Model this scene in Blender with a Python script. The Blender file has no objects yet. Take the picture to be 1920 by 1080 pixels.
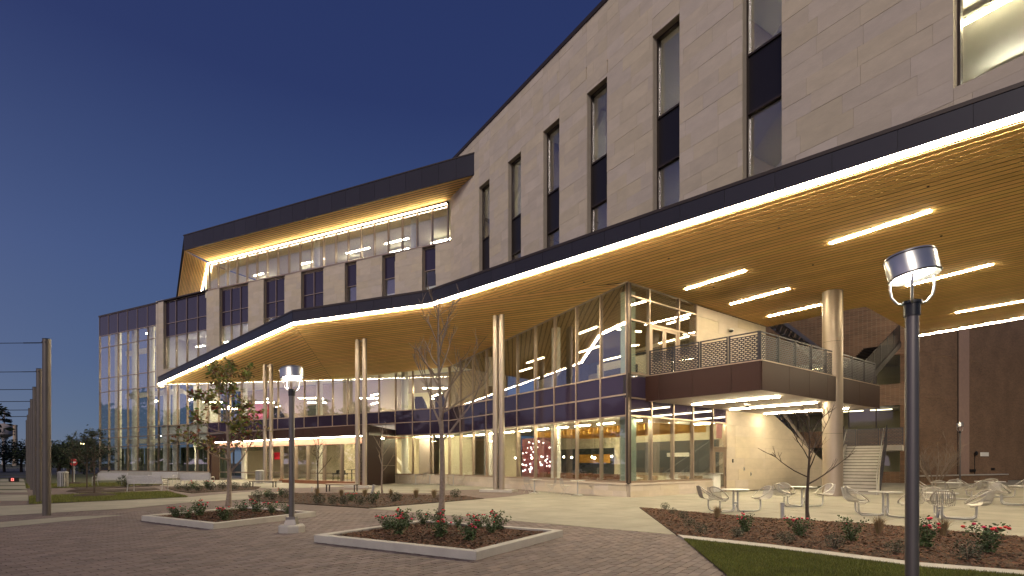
import bpy, math, random
from mathutils import Vector, Matrix
R = random.Random(7)
# ------------------------------------------------------------------ camera
SC = bpy.context.scene
COL = SC.collection
F, CX, HY, EYE = 1000.0, 960.0, 868.0, 1.6      # focal length and horizon in photo pixels, eye height
cam_d = bpy.data.cameras.new('camera')
cam = bpy.data.objects.new('camera', cam_d)
COL.objects.link(cam)
cam.location = (0, 0, EYE)
cam.rotation_euler = (math.radians(90), 0, 0)
cam_d.sensor_width = 36
cam_d.lens = 36 * F / 1920
cam_d.shift_y = (HY - 540) / 1920
cam_d.clip_start = 0.1
cam_d.clip_end = 6000
SC.camera = cam
# ------------------------------------------------------------------ world, sun, exposure
W = bpy.data.worlds.new('World')
SC.world = W
W.use_nodes = True
wn = W.node_tree
wn.nodes.clear()
w_out = wn.nodes.new('ShaderNodeOutputWorld')
w_bg = wn.nodes.new('ShaderNodeBackground')
SUN_DIR = Vector((-0.78, -0.62, 0.0)).normalized()   # the afterglow lies behind the camera, to the left
def wnode(t, **kw):
    n = wn.nodes.new(t)
    for k, v in kw.items(): setattr(n, k, v)
    return n
w_tc = wnode('ShaderNodeTexCoord')
w_sep = wnode('ShaderNodeSeparateXYZ')
wn.links.new(w_tc.outputs['Generated'], w_sep.inputs[0])
w_ramp = wnode('ShaderNodeValToRGB')               # clear dusk sky from horizon to zenith
el = w_ramp.color_ramp.elements
SKY = [(0.0, (0.112, 0.155, 0.215)), (0.06, (0.084, 0.140, 0.232)), (0.15, (0.066, 0.116, 0.235)), (0.30, (0.053, 0.092, 0.222)), (0.55, (0.025, 0.042, 0.138)), (1.0, (0.015, 0.024, 0.095))]
el[0].position, el[0].color = SKY[0][0], (*SKY[0][1], 1)
el[1].position, el[1].color = SKY[-1][0], (*SKY[-1][1], 1)
for p_, c_ in SKY[1:-1]:
    e_ = el.new(p_); e_.color = (*c_, 1)
wn.links.new(w_sep.outputs[2], w_ramp.inputs[0])
def wmath(op, a, b=None, clamp=False):
    n = wnode('ShaderNodeMath', operation=op, use_clamp=clamp)
    for i_, v in enumerate((a, b)):
        if v is None: continue
        if isinstance(v, (int, float)): n.inputs[i_].default_value = v
        else: wn.links.new(v, n.inputs[i_])
    return n.outputs[0]
w_dot = wnode('ShaderNodeVectorMath', operation='DOT_PRODUCT')
wn.links.new(w_tc.outputs['Generated'], w_dot.inputs[0])
w_dot.inputs[1].default_value = SUN_DIR
toward = wmath('POWER', wmath('MULTIPLY_ADD', w_dot.outputs['Value'], 0.5, True), 5.0)
for n in wn.nodes:
    if n.type == 'MATH' and n.operation == 'MULTIPLY_ADD': n.inputs[1].default_value = 0.5; n.inputs[2].default_value = 0.5
low = wmath('POWER', wmath('SUBTRACT', 1.0, wmath('ABSOLUTE', w_sep.outputs[2])), 3.2)
w_gl = wnode('ShaderNodeMixRGB', blend_type='ADD')
w_gc = wnode('ShaderNodeMixRGB', blend_type='MULTIPLY')
w_gc.inputs[0].default_value = 1.0
w_gc.inputs[2].default_value = (0.90, 0.66, 0.78, 1)
wn.links.new(wmath('MULTIPLY', wmath('MULTIPLY', toward, low), 1.2), w_gc.inputs[1])
w_gl.inputs[0].default_value = 1.0
wn.links.new(w_ramp.outputs[0], w_gl.inputs[1])
wn.links.new(w_gc.outputs[0], w_gl.inputs[2])
w_bg.inputs['Strength'].default_value = 0.78
wn.links.new(w_gl.outputs[0], w_bg.inputs[0])
wn.links.new(w_bg.outputs[0], w_out.inputs[0])
sun_d = bpy.data.lights.new('dusk_glow', 'SUN')
sun_d.energy = 1.15
sun_d.angle = math.radians(25)
sun_d.color = (1.0, 0.88, 0.74)
sun = bpy.data.objects.new('dusk_glow', sun_d)
COL.objects.link(sun)
sun.rotation_euler = Vector((0.25, 0.80, -0.50)).to_track_quat('-Z', 'Y').to_euler()
SC.view_settings.view_transform = 'Standard'
SC.view_settings.look = 'None'
SC.view_settings.exposure = 0.35
SC.view_settings.gamma = 1.0
SC.view_settings.use_curve_mapping = False
SC.render.engine = 'CYCLES'
cy = SC.cycles
cy.use_denoising = True
cy.max_bounces = 7
cy.diffuse_bounces = 3
cy.glossy_bounces = 4
cy.transmission_bounces = 6
cy.transparent_max_bounces = 28
cy.sample_clamp_indirect = 6.0
cy.use_light_tree = True
cy.caustics_reflective = False
cy.caustics_refractive = False

# ------------------------------------------------------------------ materials
def nodes_of(name):
    m = bpy.data.materials.new(name)
    m.use_nodes = True
    nt = m.node_tree
    return m, nt, nt.nodes['Principled BSDF']

def mat(name, col, rough=0.6, metal=0.0, var=0.0, noise=0.0, nscale=3.0, bump=0.0, bscale=40.0, spec=0.5, hue=0.0, stretch=None, sat=0.0):
    """plain surface: base colour, piece to piece variation (var), cloudy wear (noise) and fine relief (bump)"""
    m, nt, b = nodes_of(name)
    N, L = nt.nodes, nt.links
    b.inputs['Base Color'].default_value = (*col, 1)
    b.inputs['Roughness'].default_value = rough
    b.inputs['Metallic'].default_value = metal
    b.inputs['Specular IOR Level'].default_value = spec
    tc = N.new('ShaderNodeTexCoord')
    src = tc.outputs['Object']
    if stretch:
        mp = N.new('ShaderNodeMapping')
        mp.inputs['Scale'].default_value = stretch
        L.new(src, mp.inputs[0]); src = mp.outputs[0]
    cur = None
    if var or noise:
        hs = N.new('ShaderNodeHueSaturation')
        hs.inputs['Color'].default_value = (*col, 1)
        val = None
        if var:
            oi = N.new('ShaderNodeObjectInfo')
            gi = N.new('ShaderNodeNewGeometry')
            ad = N.new('ShaderNodeMath'); ad.operation = 'ADD'
            L.new(oi.outputs['Random'], ad.inputs[0]); L.new(gi.outputs['Random Per Island'], ad.inputs[1])
            fr = N.new('ShaderNodeMath'); fr.operation = 'FRACT'
            L.new(ad.outputs[0], fr.inputs[0])
            mr = N.new('ShaderNodeMapRange')
            mr.inputs['To Min'].default_value = 1 - var
            mr.inputs['To Max'].default_value = 1 + var
            L.new(fr.outputs[0], mr.inputs['Value'])
            val = mr.outputs[0]
            if hue or sat:
                m7 = N.new('ShaderNodeMath'); m7.operation = 'MULTIPLY'; m7.inputs[1].default_value = 7.31
                L.new(fr.outputs[0], m7.inputs[0])
                f7 = N.new('ShaderNodeMath'); f7.operation = 'FRACT'
                L.new(m7.outputs[0], f7.inputs[0])
                if hue:
                    h = N.new('ShaderNodeMapRange')
                    h.inputs['To Min'].default_value = 0.5 - hue
                    h.inputs['To Max'].default_value = 0.5 + hue
                    L.new(f7.outputs[0], h.inputs['Value']); L.new(h.outputs[0], hs.inputs['Hue'])
                if sat:
                    h = N.new('ShaderNodeMapRange')
                    h.inputs['To Min'].default_value = 1 - sat
                    h.inputs['To Max'].default_value = 1 + sat
                    L.new(f7.outputs[0], h.inputs['Value']); L.new(h.outputs[0], hs.inputs['Saturation'])
        if noise:
            nx = N.new('ShaderNodeTexNoise')
            nx.inputs['Scale'].default_value = nscale
            nx.inputs['Detail'].default_value = 6
            nx.inputs['Roughness'].default_value = 0.65
            L.new(src, nx.inputs['Vector'])
            mr = N.new('ShaderNodeMapRange')
            mr.inputs['From Min'].default_value = 0.25
            mr.inputs['From Max'].default_value = 0.75
            mr.inputs['To Min'].default_value = 1 - noise
            mr.inputs['To Max'].default_value = 1 + noise
            L.new(nx.outputs['Fac'], mr.inputs['Value'])
            if val is not None:
                mu = N.new('ShaderNodeMath'); mu.operation = 'MULTIPLY'
                L.new(val, mu.inputs[0]); L.new(mr.outputs[0], mu.inputs[1]); val = mu.outputs[0]
            else:
                val = mr.outputs[0]
        L.new(val, hs.inputs['Value'])
        L.new(hs.outputs[0], b.inputs['Base Color'])
    if bump:
        nb = N.new('ShaderNodeTexNoise')
        nb.inputs['Scale'].default_value = bscale
        nb.inputs['Detail'].default_value = 5
        L.new(src, nb.inputs['Vector'])
        bp = N.new('ShaderNodeBump')
        bp.inputs['Strength'].default_value = bump
        bp.inputs['Distance'].default_value = 0.02
        L.new(nb.outputs['Fac'], bp.inputs['Height'])
        L.new(bp.outputs[0], b.inputs['Normal'])
    return m

def emis(name, col, strength):
    m, nt, b = nodes_of(name)
    b.inputs['Base Color'].default_value = (0.8, 0.8, 0.8, 1)
    b.inputs['Emission Color'].default_value = (*col, 1)
    b.inputs['Emission Strength'].default_value = strength
    return m

def glass_mat(name, tint, refl=1.0, base=0.04, rcol=(0.95, 0.93, 0.97)):
    """architectural glazing: clear straight-through view plus a mirror that strengthens at grazing angles"""
    m = bpy.data.materials.new(name)
    m.use_nodes = True
    nt = m.node_tree
    N, L = nt.nodes, nt.links
    N.clear()
    out = N.new('ShaderNodeOutputMaterial')
    mix = N.new('ShaderNodeMixShader')
    tr = N.new('ShaderNodeBsdfTransparent'); tr.inputs[0].default_value = (*tint, 1)
    gl = N.new('ShaderNodeBsdfGlossy'); gl.inputs['Roughness'].default_value = 0.0
    gl.inputs[0].default_value = (*rcol, 1)
    fr = N.new('ShaderNodeFresnel'); fr.inputs['IOR'].default_value = 1.5
    ma = N.new('ShaderNodeMath'); ma.operation = 'MULTIPLY_ADD'
    ma.inputs[1].default_value = refl; ma.inputs[2].default_value = base
    ma.use_clamp = True
    L.new(fr.outputs[0], ma.inputs[0])
    # faint waviness of the panes
    tc = N.new('ShaderNodeTexCoord'); nx = N.new('ShaderNodeTexNoise'); nx.inputs['Scale'].default_value = 0.55
    bp = N.new('ShaderNodeBump'); bp.inputs['Strength'].default_value = 0.008; bp.inputs['Distance'].default_value = 0.1
    L.new(tc.outputs['Object'], nx.inputs['Vector']); L.new(nx.outputs['Fac'], bp.inputs['Height'])
    L.new(bp.outputs[0], gl.inputs['Normal'])
    L.new(ma.outputs[0], mix.inputs[0]); L.new(tr.outputs[0], mix.inputs[1]); L.new(gl.outputs[0], mix.inputs[2])
    L.new(mix.outputs[0], out.inputs[0])
    return m

def brick_mat(name, c1, c2, cm, bw, bh, mortar, ang=0.0, vertical=False, noise=0.25, bump=0.3, rough=0.85):
    m, nt, b = nodes_of(name)
    N, L = nt.nodes, nt.links
    b.inputs['Roughness'].default_value = rough
    tc = N.new('ShaderNodeTexCoord')
    mp = N.new('ShaderNodeMapping')
    if vertical:
        # u along the wall, v up
        sx = N.new('ShaderNodeSeparateXYZ'); L.new(tc.outputs['Object'], sx.inputs[0])
        cx_ = N.new('ShaderNodeCombineXYZ')
        m1 = N.new('ShaderNodeMath'); m1.operation = 'MULTIPLY'; m1.inputs[1].default_value = math.cos(ang)
        m2 = N.new('ShaderNodeMath'); m2.operation = 'MULTIPLY'; m2.inputs[1].default_value = math.sin(ang)
        a = N.new('ShaderNodeMath'); a.operation = 'ADD'
        L.new(sx.outputs[0], m1.inputs[0]); L.new(sx.outputs[1], m2.inputs[0])
        L.new(m1.outputs[0], a.inputs[0]); L.new(m2.outputs[0], a.inputs[1])
        L.new(a.outputs[0], cx_.inputs[0]); L.new(sx.outputs[2], cx_.inputs[1])
        vec = cx_.outputs[0]
    else:
        mp.inputs['Rotation'].default_value = (0, 0, -ang)
        L.new(tc.outputs['Object'], mp.inputs[0]); vec = mp.outputs[0]
    br = N.new('ShaderNodeTexBrick')
    br.inputs['Scale'].default_value = 1.0
    br.inputs['Brick Width'].default_value = bw
    br.inputs['Row Height'].default_value = bh
    br.inputs['Mortar Size'].default_value = mortar
    br.inputs['Color1'].default_value = (*c1, 1)
    br.inputs['Color2'].default_value = (*c2, 1)
    br.inputs['Mortar'].default_value = (*cm, 1)
    L.new(vec, br.inputs['Vector'])
    nx = N.new('ShaderNodeTexNoise'); nx.inputs['Scale'].default_value = 0.6; nx.inputs['Detail'].default_value = 6
    L.new(tc.outputs['Object'], nx.inputs['Vector'])
    mr = N.new('ShaderNodeMapRange'); mr.inputs['From Min'].default_value = .25; mr.inputs['From Max'].default_value = .75
    mr.inputs['To Min'].default_value = 1 - noise; mr.inputs['To Max'].default_value = 1 + noise
    L.new(nx.outputs['Fac'], mr.inputs['Value'])
    hs = N.new('ShaderNodeHueSaturation')
    L.new(br.outputs['Color'], hs.inputs['Color']); L.new(mr.outputs[0], hs.inputs['Value'])
    L.new(hs.outputs[0], b.inputs['Base Color'])
    bp = N.new('ShaderNodeBump'); bp.inputs['Strength'].default_value = bump; bp.inputs['Distance'].default_value = 0.01; bp.invert = True
    L.new(br.outputs['Fac'], bp.inputs['Height']); L.new(bp.outputs[0], b.inputs['Normal'])
    return m

M = {}
M['stone'] = mat('limestone_block', (0.56, 0.48, 0.38), 0.85, var=0.065, hue=0.008, sat=0.15, noise=0.10, nscale=1.3, bump=0.35, bscale=14, stretch=(1, 1, 2.2))
M['stone_joint'] = mat('limestone_joint', (0.40, 0.34, 0.275), 0.95, noise=0.1)
M['stone_int'] = mat('interior_stone', (0.62, 0.54, 0.40), 0.85, var=0.06, noise=0.06, nscale=1.5)
M['bronze'] = mat('bronze_panel', (0.032, 0.030, 0.040), 0.42, 0.3, var=0.10, noise=0.06, nscale=0.7)
M['bronze_trim'] = mat('bronze_trim', (0.055, 0.042, 0.036), 0.45, 0.4, noise=0.08)
M['brown'] = mat('brown_panel', (0.030, 0.013, 0.010), 0.45, 0.0, spec=0.3, var=0.08, noise=0.06, nscale=0.7)
M['mull'] = mat('champagne_aluminium', (0.40, 0.31, 0.24), 0.38, 0.65, noise=0.06)
M['mull_dark'] = mat('dark_aluminium', (0.06, 0.045, 0.04), 0.4, 0.5, noise=0.06)
M['wood'] = mat('soffit_board', (0.88, 0.58, 0.24), 0.75, spec=0.2, var=0.07, hue=0.006, noise=0.08, nscale=1.2, stretch=(1, 1, 1))
M['wood_back'] = mat('soffit_backing', (0.035, 0.024, 0.014), 0.9)
M['steel'] = mat('satin_steel', (0.36, 0.30, 0.245), 0.42, 0.6, noise=0.05, nscale=2)
M['galv'] = mat('galvanised_steel', (0.50, 0.49, 0.47), 0.42, 0.7, noise=0.08, nscale=8)
M['chrome'] = mat('polished_steel', (0.60, 0.60, 0.60), 0.30, 0.8)
M['pole'] = mat('grey_pole_paint', (0.16, 0.145, 0.14), 0.40, 0.6, noise=0.06)
M['black'] = mat('black_enamel', (0.012, 0.012, 0.014), 0.35)
M['glass'] = glass_mat('clear_glazing', (0.96, 0.975, 0.96), 0.45, 0.012)
M['glass_l'] = glass_mat('coated_glazing', (0.90, 0.92, 0.90), 0.38, 0.03)
M['glass_up'] = glass_mat('upper_glazing', (0.92, 0.93, 0.91), 0.5, 0.02)
M['spandrel'] = mat('spandrel_glass', (0.030, 0.022, 0.046), 0.03, 0.0, spec=0.5)
M['spandrel'].node_tree.nodes['Principled BSDF'].inputs['Coat Weight'].default_value = 0.0
M['spandrel'].node_tree.nodes['Principled BSDF'].inputs['Coat Roughness'].default_value = 0.01
M['spandrel'].node_tree.nodes['Principled BSDF'].inputs['IOR'].default_value = 1.6
M['infill'] = mat('dark_infill_panel', (0.016, 0.013, 0.016), 0.35, 0.2)
M['led'] = emis('led_strip', (1.0, 0.82, 0.54), 118.0)
M['led_soft'] = emis('linear_lamp', (1.0, 0.84, 0.54), 90.0)
M['led_int'] = emis('interior_linear_lamp', (1.0, 0.86, 0.52), 85.0)
M['led_cool'] = emis('interior_pale_lamp', (1.0, 0.93, 0.72), 55.0)
M['bulb'] = emis('pendant_bulb', (1.0, 0.84, 0.55), 60.0)
M['lamp'] = emis('street_lamp_lens', (1.0, 0.90, 0.72), 45.0)
M['concrete'] = mat('broom_concrete', (0.255, 0.238, 0.192), 0.85, noise=0.26, nscale=0.7, bump=0.12, bscale=60)
M['concrete2'] = mat('cast_concrete', (0.40, 0.375, 0.34), 0.8, noise=0.16, nscale=2.2, bump=0.15, bscale=35)
M['paver'] = mat('clay_paver', (0.145, 0.108, 0.101), 0.8, var=0.24, hue=0.012, sat=0.15, noise=0.18, nscale=0.5, bump=0.2, bscale=50)
PAV = math.atan2(0.82, 0.57)
M['paving'] = brick_mat('clay_paving', (0.16, 0.115, 0.105), (0.12, 0.088, 0.08), (0.07, 0.056, 0.05), 0.28, 0.14, 0.010, PAV, noise=0.2, bump=0.25)
M['mulch'] = mat('mulch_soil', (0.036, 0.020, 0.012), 0.95, noise=0.5, nscale=22, bump=0.9, bscale=45)
M['chip'] = mat('mulch_chip', (0.105, 0.048, 0.024), 0.9, var=0.6, hue=0.02)
M['lawn'] = mat('lawn_soil', (0.06, 0.06, 0.012), 0.95, noise=0.4, nscale=4, bump=0.6, bscale=60)
M['grass'] = mat('grass_blade', (0.125, 0.135, 0.020), 0.7, var=0.45, hue=0.03, noise=0.3, nscale=1.2)
M['asphalt'] = mat('asphalt', (0.06, 0.06, 0.065), 0.85, noise=0.2, nscale=1.5)
M['earth'] = mat('far_grass', (0.055, 0.06, 0.025), 0.95, noise=0.4, nscale=0.3)
M['white'] = mat('white_paint', (0.78, 0.76, 0.70), 0.6, noise=0.03)
M['cream'] = mat('cream_paint', (0.70, 0.64, 0.48), 0.7, noise=0.04, nscale=0.5)
M['taupe'] = mat('taupe_paint', (0.34, 0.28, 0.26), 0.7, noise=0.06, nscale=0.4)
M['floor'] = mat('interior_floor', (0.30, 0.25, 0.19), 0.35, noise=0.1)
M['darkwall'] = mat('slate_wall', (0.035, 0.04, 0.042), 0.5, noise=0.3, nscale=1.5)
M['red'] = mat('red_wall', (0.55, 0.02, 0.045), 0.5)
M['maroon'] = mat('maroon_wall', (0.13, 0.010, 0.018), 0.5, noise=0.15)
M['wood_dark'] = mat('walnut', (0.17, 0.065, 0.028), 0.45, noise=0.2, nscale=2)
M['ochre'] = mat('ochre_panel', (0.62, 0.33, 0.06), 0.6, noise=0.25, nscale=3)
M['navy'] = mat('navy_fabric', (0.020, 0.022, 0.060), 0.85)
M['chairbrown'] = mat('brown_leather', (0.09, 0.035, 0.025), 0.5)
M['green_glass'] = mat('pale_green_shaft', (0.42, 0.52, 0.42), 0.5, noise=0.05)
M['bark'] = mat('grey_bark', (0.23, 0.18, 0.145), 0.9, noise=0.35, nscale=14, bump=0.6, bscale=30)
M['bark_dark'] = mat('dark_bark', (0.060, 0.042, 0.032), 0.9, noise=0.3, nscale=12, bump=0.5, bscale=30)
M['leaf'] = mat('shrub_leaf', (0.050, 0.085, 0.026), 0.6, var=0.5, hue=0.03)
M['leaf_dark'] = mat('evergreen_leaf', (0.022, 0.034, 0.014), 0.7, var=0.5, hue=0.02)
M['leaf_sage'] = mat('sage_leaf', (0.070, 0.080, 0.050), 0.75, var=0.4, hue=0.02)
M['leaf_aut'] = mat('autumn_oak_leaf', (0.16, 0.17, 0.030), 0.6, var=0.5, hue=0.075)
M['leaf_rust'] = mat('rust_leaf', (0.17, 0.050, 0.020), 0.65, var=0.5, hue=0.03)
M['straw'] = mat('ornamental_grass', (0.24, 0.17, 0.085), 0.8, var=0.4, hue=0.02)
M['petal'] = mat('rose_petal', (0.62, 0.02, 0.055), 0.55, var=0.25, hue=0.015)
M['signred'] = mat('sign_red', (0.45, 0.02, 0.02), 0.5)
M['signwhite'] = mat('sign_white', (0.75, 0.73, 0.66), 0.6)
M['led_lounge'] = emis('lounge_lamp', (1.0, 0.84, 0.50), 13.0)
M['led_portal'] = emis('portal_strip', (1.0, 0.86, 0.66), 30.0)
M['led_top'] = emis('clerestory_strip', (1.0, 0.82, 0.54), 17.0)
M['wood_int'] = mat('lounge_ceiling', (0.15, 0.098, 0.045), 0.6, noise=0.1)
M['guard_dark'] = mat('dark_guard', (0.016, 0.012, 0.012), 0.7, spec=0.2)
M['led_dim'] = emis('dim_lamp', (1.0, 0.85, 0.5), 6.0)
M['steel_dark'] = mat('weathered_steel', (0.125, 0.108, 0.098), 0.45, 0.5, noise=0.1, nscale=3)
M['wood_bench'] = mat('bench_board', (0.46, 0.38, 0.28), 0.6, var=0.1, noise=0.1)
M['galv_light'] = mat('pale_wire', (0.42, 0.40, 0.36), 0.42, 0.6, noise=0.05)
M['chair_tan'] = mat('tan_shell', (0.42, 0.30, 0.18), 0.5)
M['fleck'] = emis('glowing_fleck', (1, .9, .8), 9.0)
M['taupe_far'] = mat('tower_paint', (0.42, 0.36, 0.34), 0.7)
M['chimney'] = mat('chimney_brick', (0.46, 0.36, 0.27), 0.9)
M['redglow'] = emis('red_signal', (1.0, 0.05, 0.02), 2.0)
M['farlamp'] = emis('far_lamp', (1.0, 0.85, 0.40), 40.0)
M['pinkpaper'] = mat('pink_notice', (0.62, 0.30, 0.30), 0.7)
M['copper'] = mat('copper_soffit', (0.62, 0.33, 0.22), 0.45, 0.2)

# ------------------------------------------------------------------ mesh building
class MB:
    def __init__(s):
        s.v = []; s.f = []
    def add(s, vs, fs):
        o = len(s.v)
        s.v += [tuple(p) for p in vs]
        s.f += [tuple(i + o for i in f) for f in fs]
        return s
    def hexa(s, b, t):
        """bottom quad b and top quad t, same winding (counter-clockwise seen from the top)"""
        return s.add(list(b) + list(t), [(3, 2, 1, 0), (4, 5, 6, 7), (0, 1, 5, 4), (1, 2, 6, 5), (2, 3, 7, 6), (3, 0, 4, 7)])
    def box(s, c, sz, rz=0.0):
        x, y, z = sz[0] / 2, sz[1] / 2, sz[2] / 2
        ca, sa = math.cos(rz), math.sin(rz)
        def p(a, b_, h): return (c[0] + a * ca - b_ * sa, c[1] + a * sa + b_ * ca, c[2] + h)
        q = [(-x, -y), (x, -y), (x, y), (-x, y)]
        return s.hexa([p(a, b_, -z) for a, b_ in q], [p(a, b_, z) for a, b_ in q])
    def prism(s, poly, z0, z1):
        n = len(poly)
        z0f = z0 if callable(z0) else (lambda x, y: z0)
        z1f = z1 if callable(z1) else (lambda x, y: z1)
        area = sum(poly[i][0] * poly[(i + 1) % n][1] - poly[(i + 1) % n][0] * poly[i][1] for i in range(n))
        if area < 0: poly = poly[::-1]
        vs = [(x, y, z0f(x, y)) for x, y in poly] + [(x, y, z1f(x, y)) for x, y in poly]
        fs = [tuple(range(n - 1, -1, -1)), tuple(range(n, 2 * n))]
        fs += [(i, (i + 1) % n, n + (i + 1) % n, n + i) for i in range(n)]
        return s.add(vs, fs)
    def sheet(s, poly, z):
        n = len(poly)
        area = sum(poly[i][0] * poly[(i + 1) % n][1] - poly[(i + 1) % n][0] * poly[i][1] for i in range(n))
        if area < 0: poly = poly[::-1]
        return s.add([(x, y, z) for x, y in poly], [tuple(range(n))])
    def tube(s, pts, rad, k=8, cap=True, close=False):
        pts = [Vector(p) for p in pts]
        n = len(pts)
        if not hasattr(rad, '__len__'): rad = [rad] * n
        o = len(s.v)
        prev = None
        for i, p in enumerate(pts):
            if close: t = pts[(i + 1) % n] - pts[i - 1]
            else: t = pts[min(i + 1, n - 1)] - pts[max(i - 1, 0)]
            if t.length < 1e-9: t = Vector((0, 0, 1))
            t.normalize()
            if prev is None:
                a = Vector((0, 0, 1)) if abs(t.z) < 0.9 else Vector((1, 0, 0))
                u = t.cross(a).normalized()
            else:
                u = prev - t * prev.dot(t)
                if u.length < 1e-6: u = t.orthogonal()
                u.normalize()
            prev = u
            w = t.cross(u)
            for j in range(k):
                a = 2 * math.pi * j / k
                s.v.append(tuple(p + (u * math.cos(a) + w * math.sin(a)) * rad[i]))
        for i in range(n if close else n - 1):
            i2 = (i + 1) % n
            for j in range(k):
                j2 = (j + 1) % k
                s.f.append((o + i * k + j, o + i * k + j2, o + i2 * k + j2, o + i2 * k + j))
        if cap and not close:
            s.f.append(tuple(o + j for j in range(k - 1, -1, -1)))
            s.f.append(tuple(o + (n - 1) * k + j for j in range(k)))
        return s
    def lathe(s, prof, c, k=24, sx=1.0, sy=1.0, rz=0.0):
        o = len(s.v)
        ca, sa = math.cos(rz), math.sin(rz)
        for r, z in prof:
            for j in range(k):
                a = 2 * math.pi * j / k
                x, y = r * math.cos(a) * sx, r * math.sin(a) * sy
                s.v.append((c[0] + x * ca - y * sa, c[1] + x * sa + y * ca, c[2] + z))
        for i in range(len(prof) - 1):
            for j in range(k):
                j2 = (j + 1) % k
                s.f.append((o + i * k + j, o + i * k + j2, o + (i + 1) * k + j2, o + (i + 1) * k + j))
        s.f.append(tuple(o + j for j in range(k - 1, -1, -1)))
        s.f.append(tuple(o + (len(prof) - 1) * k + j for j in range(k)))
        return s
    def mesh(s, name):
        me = bpy.data.meshes.new(name)
        me.from_pydata(s.v, [], s.f)
        me.update()
        return me
    def build(s, name, m, parent=None, smooth=False, kind=None):
        return put(name, s.mesh(name), m, parent, smooth, kind)

def put(name, me, m, parent=None, smooth=False, kind=None):
    if m is not None and not me.materials: me.materials.append(M[m] if isinstance(m, str) else m)
    if smooth:
        me.polygons.foreach_set('use_smooth', [True] * len(me.polygons))
        try: me.set_sharp_from_angle(angle=math.radians(40))
        except Exception: pass
    o = bpy.data.objects.new(name, me)
    COL.objects.link(o)
    if parent is not None: o.parent = parent
    if kind: o['kind'] = kind
    return o

def tag(o, label=None, cat=None, group=None, kind=None):
    if label: o['label'] = label
    if cat: o['category'] = cat
    if group: o['group'] = group
    if kind: o['kind'] = kind
    return o

def empty(name, loc=(0, 0, 0), rz=0.0):
    o = bpy.data.objects.new(name, None)
    COL.objects.link(o)
    o.location = loc
    o.rotation_euler = (0, 0, rz)
    o.empty_display_size = 0.2
    return o

def copy_tree(o, parent=None):
    c = o.copy(); COL.objects.link(c); c.parent = parent
    for ch in list(o.children): copy_tree(ch, c)
    return c

def gp(x, y):
    """ground point seen at photo pixel (x, y)"""
    Y = F * EYE / (y - HY)
    return ((x - CX) / F * Y, Y)

def at(x, y, Y):
    return ((x - CX) / F * Y, Y, EYE + (HY - y) / F * Y)

def inside(p, poly):
    r = False
    n = len(poly)
    for i in range(n):
        x1, y1 = poly[i]; x2, y2 = poly[(i + 1) % n]
        if (y1 > p[1]) != (y2 > p[1]) and p[0] < (x2 - x1) * (p[1] - y1) / (y2 - y1) + x1: r = not r
    return r

class Facade:
    def __init__(s, A, d, n):
        s.A = Vector(A); l = math.hypot(*d); s.d = Vector(d) / l
        s.n = Vector(n); s.n /= s.n.length
    def u(s, px):
        k = (px - CX) / F
        return (k * s.A.y - s.A.x) / (s.d.x - k * s.d.y)
    def xy(s, u, o=0.0):
        p = s.A + s.d * u + s.n * o
        return (p.x, p.y)
    def pt(s, u, z, o=0.0):
        x, y = s.xy(u, o)
        return (x, y, z)
    def z(s, px, py):
        x, y = s.xy(s.u(px))
        return EYE + (HY - py) / F * y
    def box(s, mb, u0, u1, z0, z1, o0, o1):
        """block on the facade from u0 to u1, z0 to z1 (numbers or functions of u), from offset o0 to o1 outward"""
        g = lambda z, u: z(u) if callable(z) else z
        if u0 > u1: u0, u1 = u1, u0
        if o0 > o1: o0, o1 = o1, o0
        c = [(u0, o0), (u0, o1), (u1, o1), (u1, o0)]
        if s.d.x * s.n.y - s.d.y * s.n.x > 0: c = c[::-1]
        return mb.hexa([s.pt(u, g(z0, u), o) for u, o in c], [s.pt(u, g(z1, u), o) for u, o in c])

FL = Facade((-4.72, 40.0), (-1.93, 1.0), (-0.46, -0.8879))      # long left facade
FT = Facade((-4.72, 40.0), (0.6545, -1.0), (-0.8367, -0.5476))  # stone tower and dining-hall glass
FR = Facade((5.36, 24.6), (1.29, 1.0), (0.6127, -0.7904))       # return wall beside the balcony

def lin(u0, z0, u1, z1):
    return lambda u: z0 + (z1 - z0) * (u - u0) / (u1 - u0)
# ================================================================== the campus building
ROOTS = {}
_put = put
def put(name, me, m, parent=None, smooth=False, kind=None):
    o = _put(name, me, m, parent, smooth, kind)
    if parent is not None and parent.name in ROOTS:
        o.matrix_parent_inverse = ROOTS[parent.name]
    return o

def root(name, loc):
    o = empty(name, loc)
    ROOTS[o.name] = Matrix.Translation(-Vector(loc))
    return o

BLD = root('campus_building', (0.0, 36.0, 0.0))
tag(BLD, 'large limestone and glass campus building with a folded timber canopy glowing along its edge', 'building')

# ---- canopy geometry (soffit corner points, folded along two mitres)
E0 = FL.xy(FL.u(297)); E1 = (-13.2, 32.2); E2 = (-4.4, 28.4)
UD = (0.7355, -0.6778); VD = (0.6778, 0.7355)
E4 = (E2[0] + 36 * UD[0], E2[1] + 36 * UD[1])
P1 = FR.xy(0.0); P2 = FR.xy(FR.u(1305))
F623 = FL.xy(FL.u(623)); F842 = (-4.72, 40.0)
def z_mid(x, y): return 10 - 0.115 * ((x - E1[0]) * 0.396 + (y - E1[1]) * 0.918)
def z_right(x, y): return 10 - 0.012 * ((x - E2[0]) * VD[0] + (y - E2[1]) * VD[1])
def plane3(a, b, c):
    a, b, c = Vector(a), Vector(b), Vector(c)
    n = (b - a).cross(c - a)
    return lambda x, y: a.z - (n.x * (x - a.x) + n.y * (y - a.y)) / n.z
z_left = plane3((*E0, 10.0), (*E1, 10.0), (*F623, z_mid(*F623)))
POLY_L = [E0, E1, F623]
POLY_M = [E1, E2, P1, F842, F623]
NOTCH = [(28.6, 29.8), (25.9, 34.0), (18.5, 28.0), (15.46, 32.2)]
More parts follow.
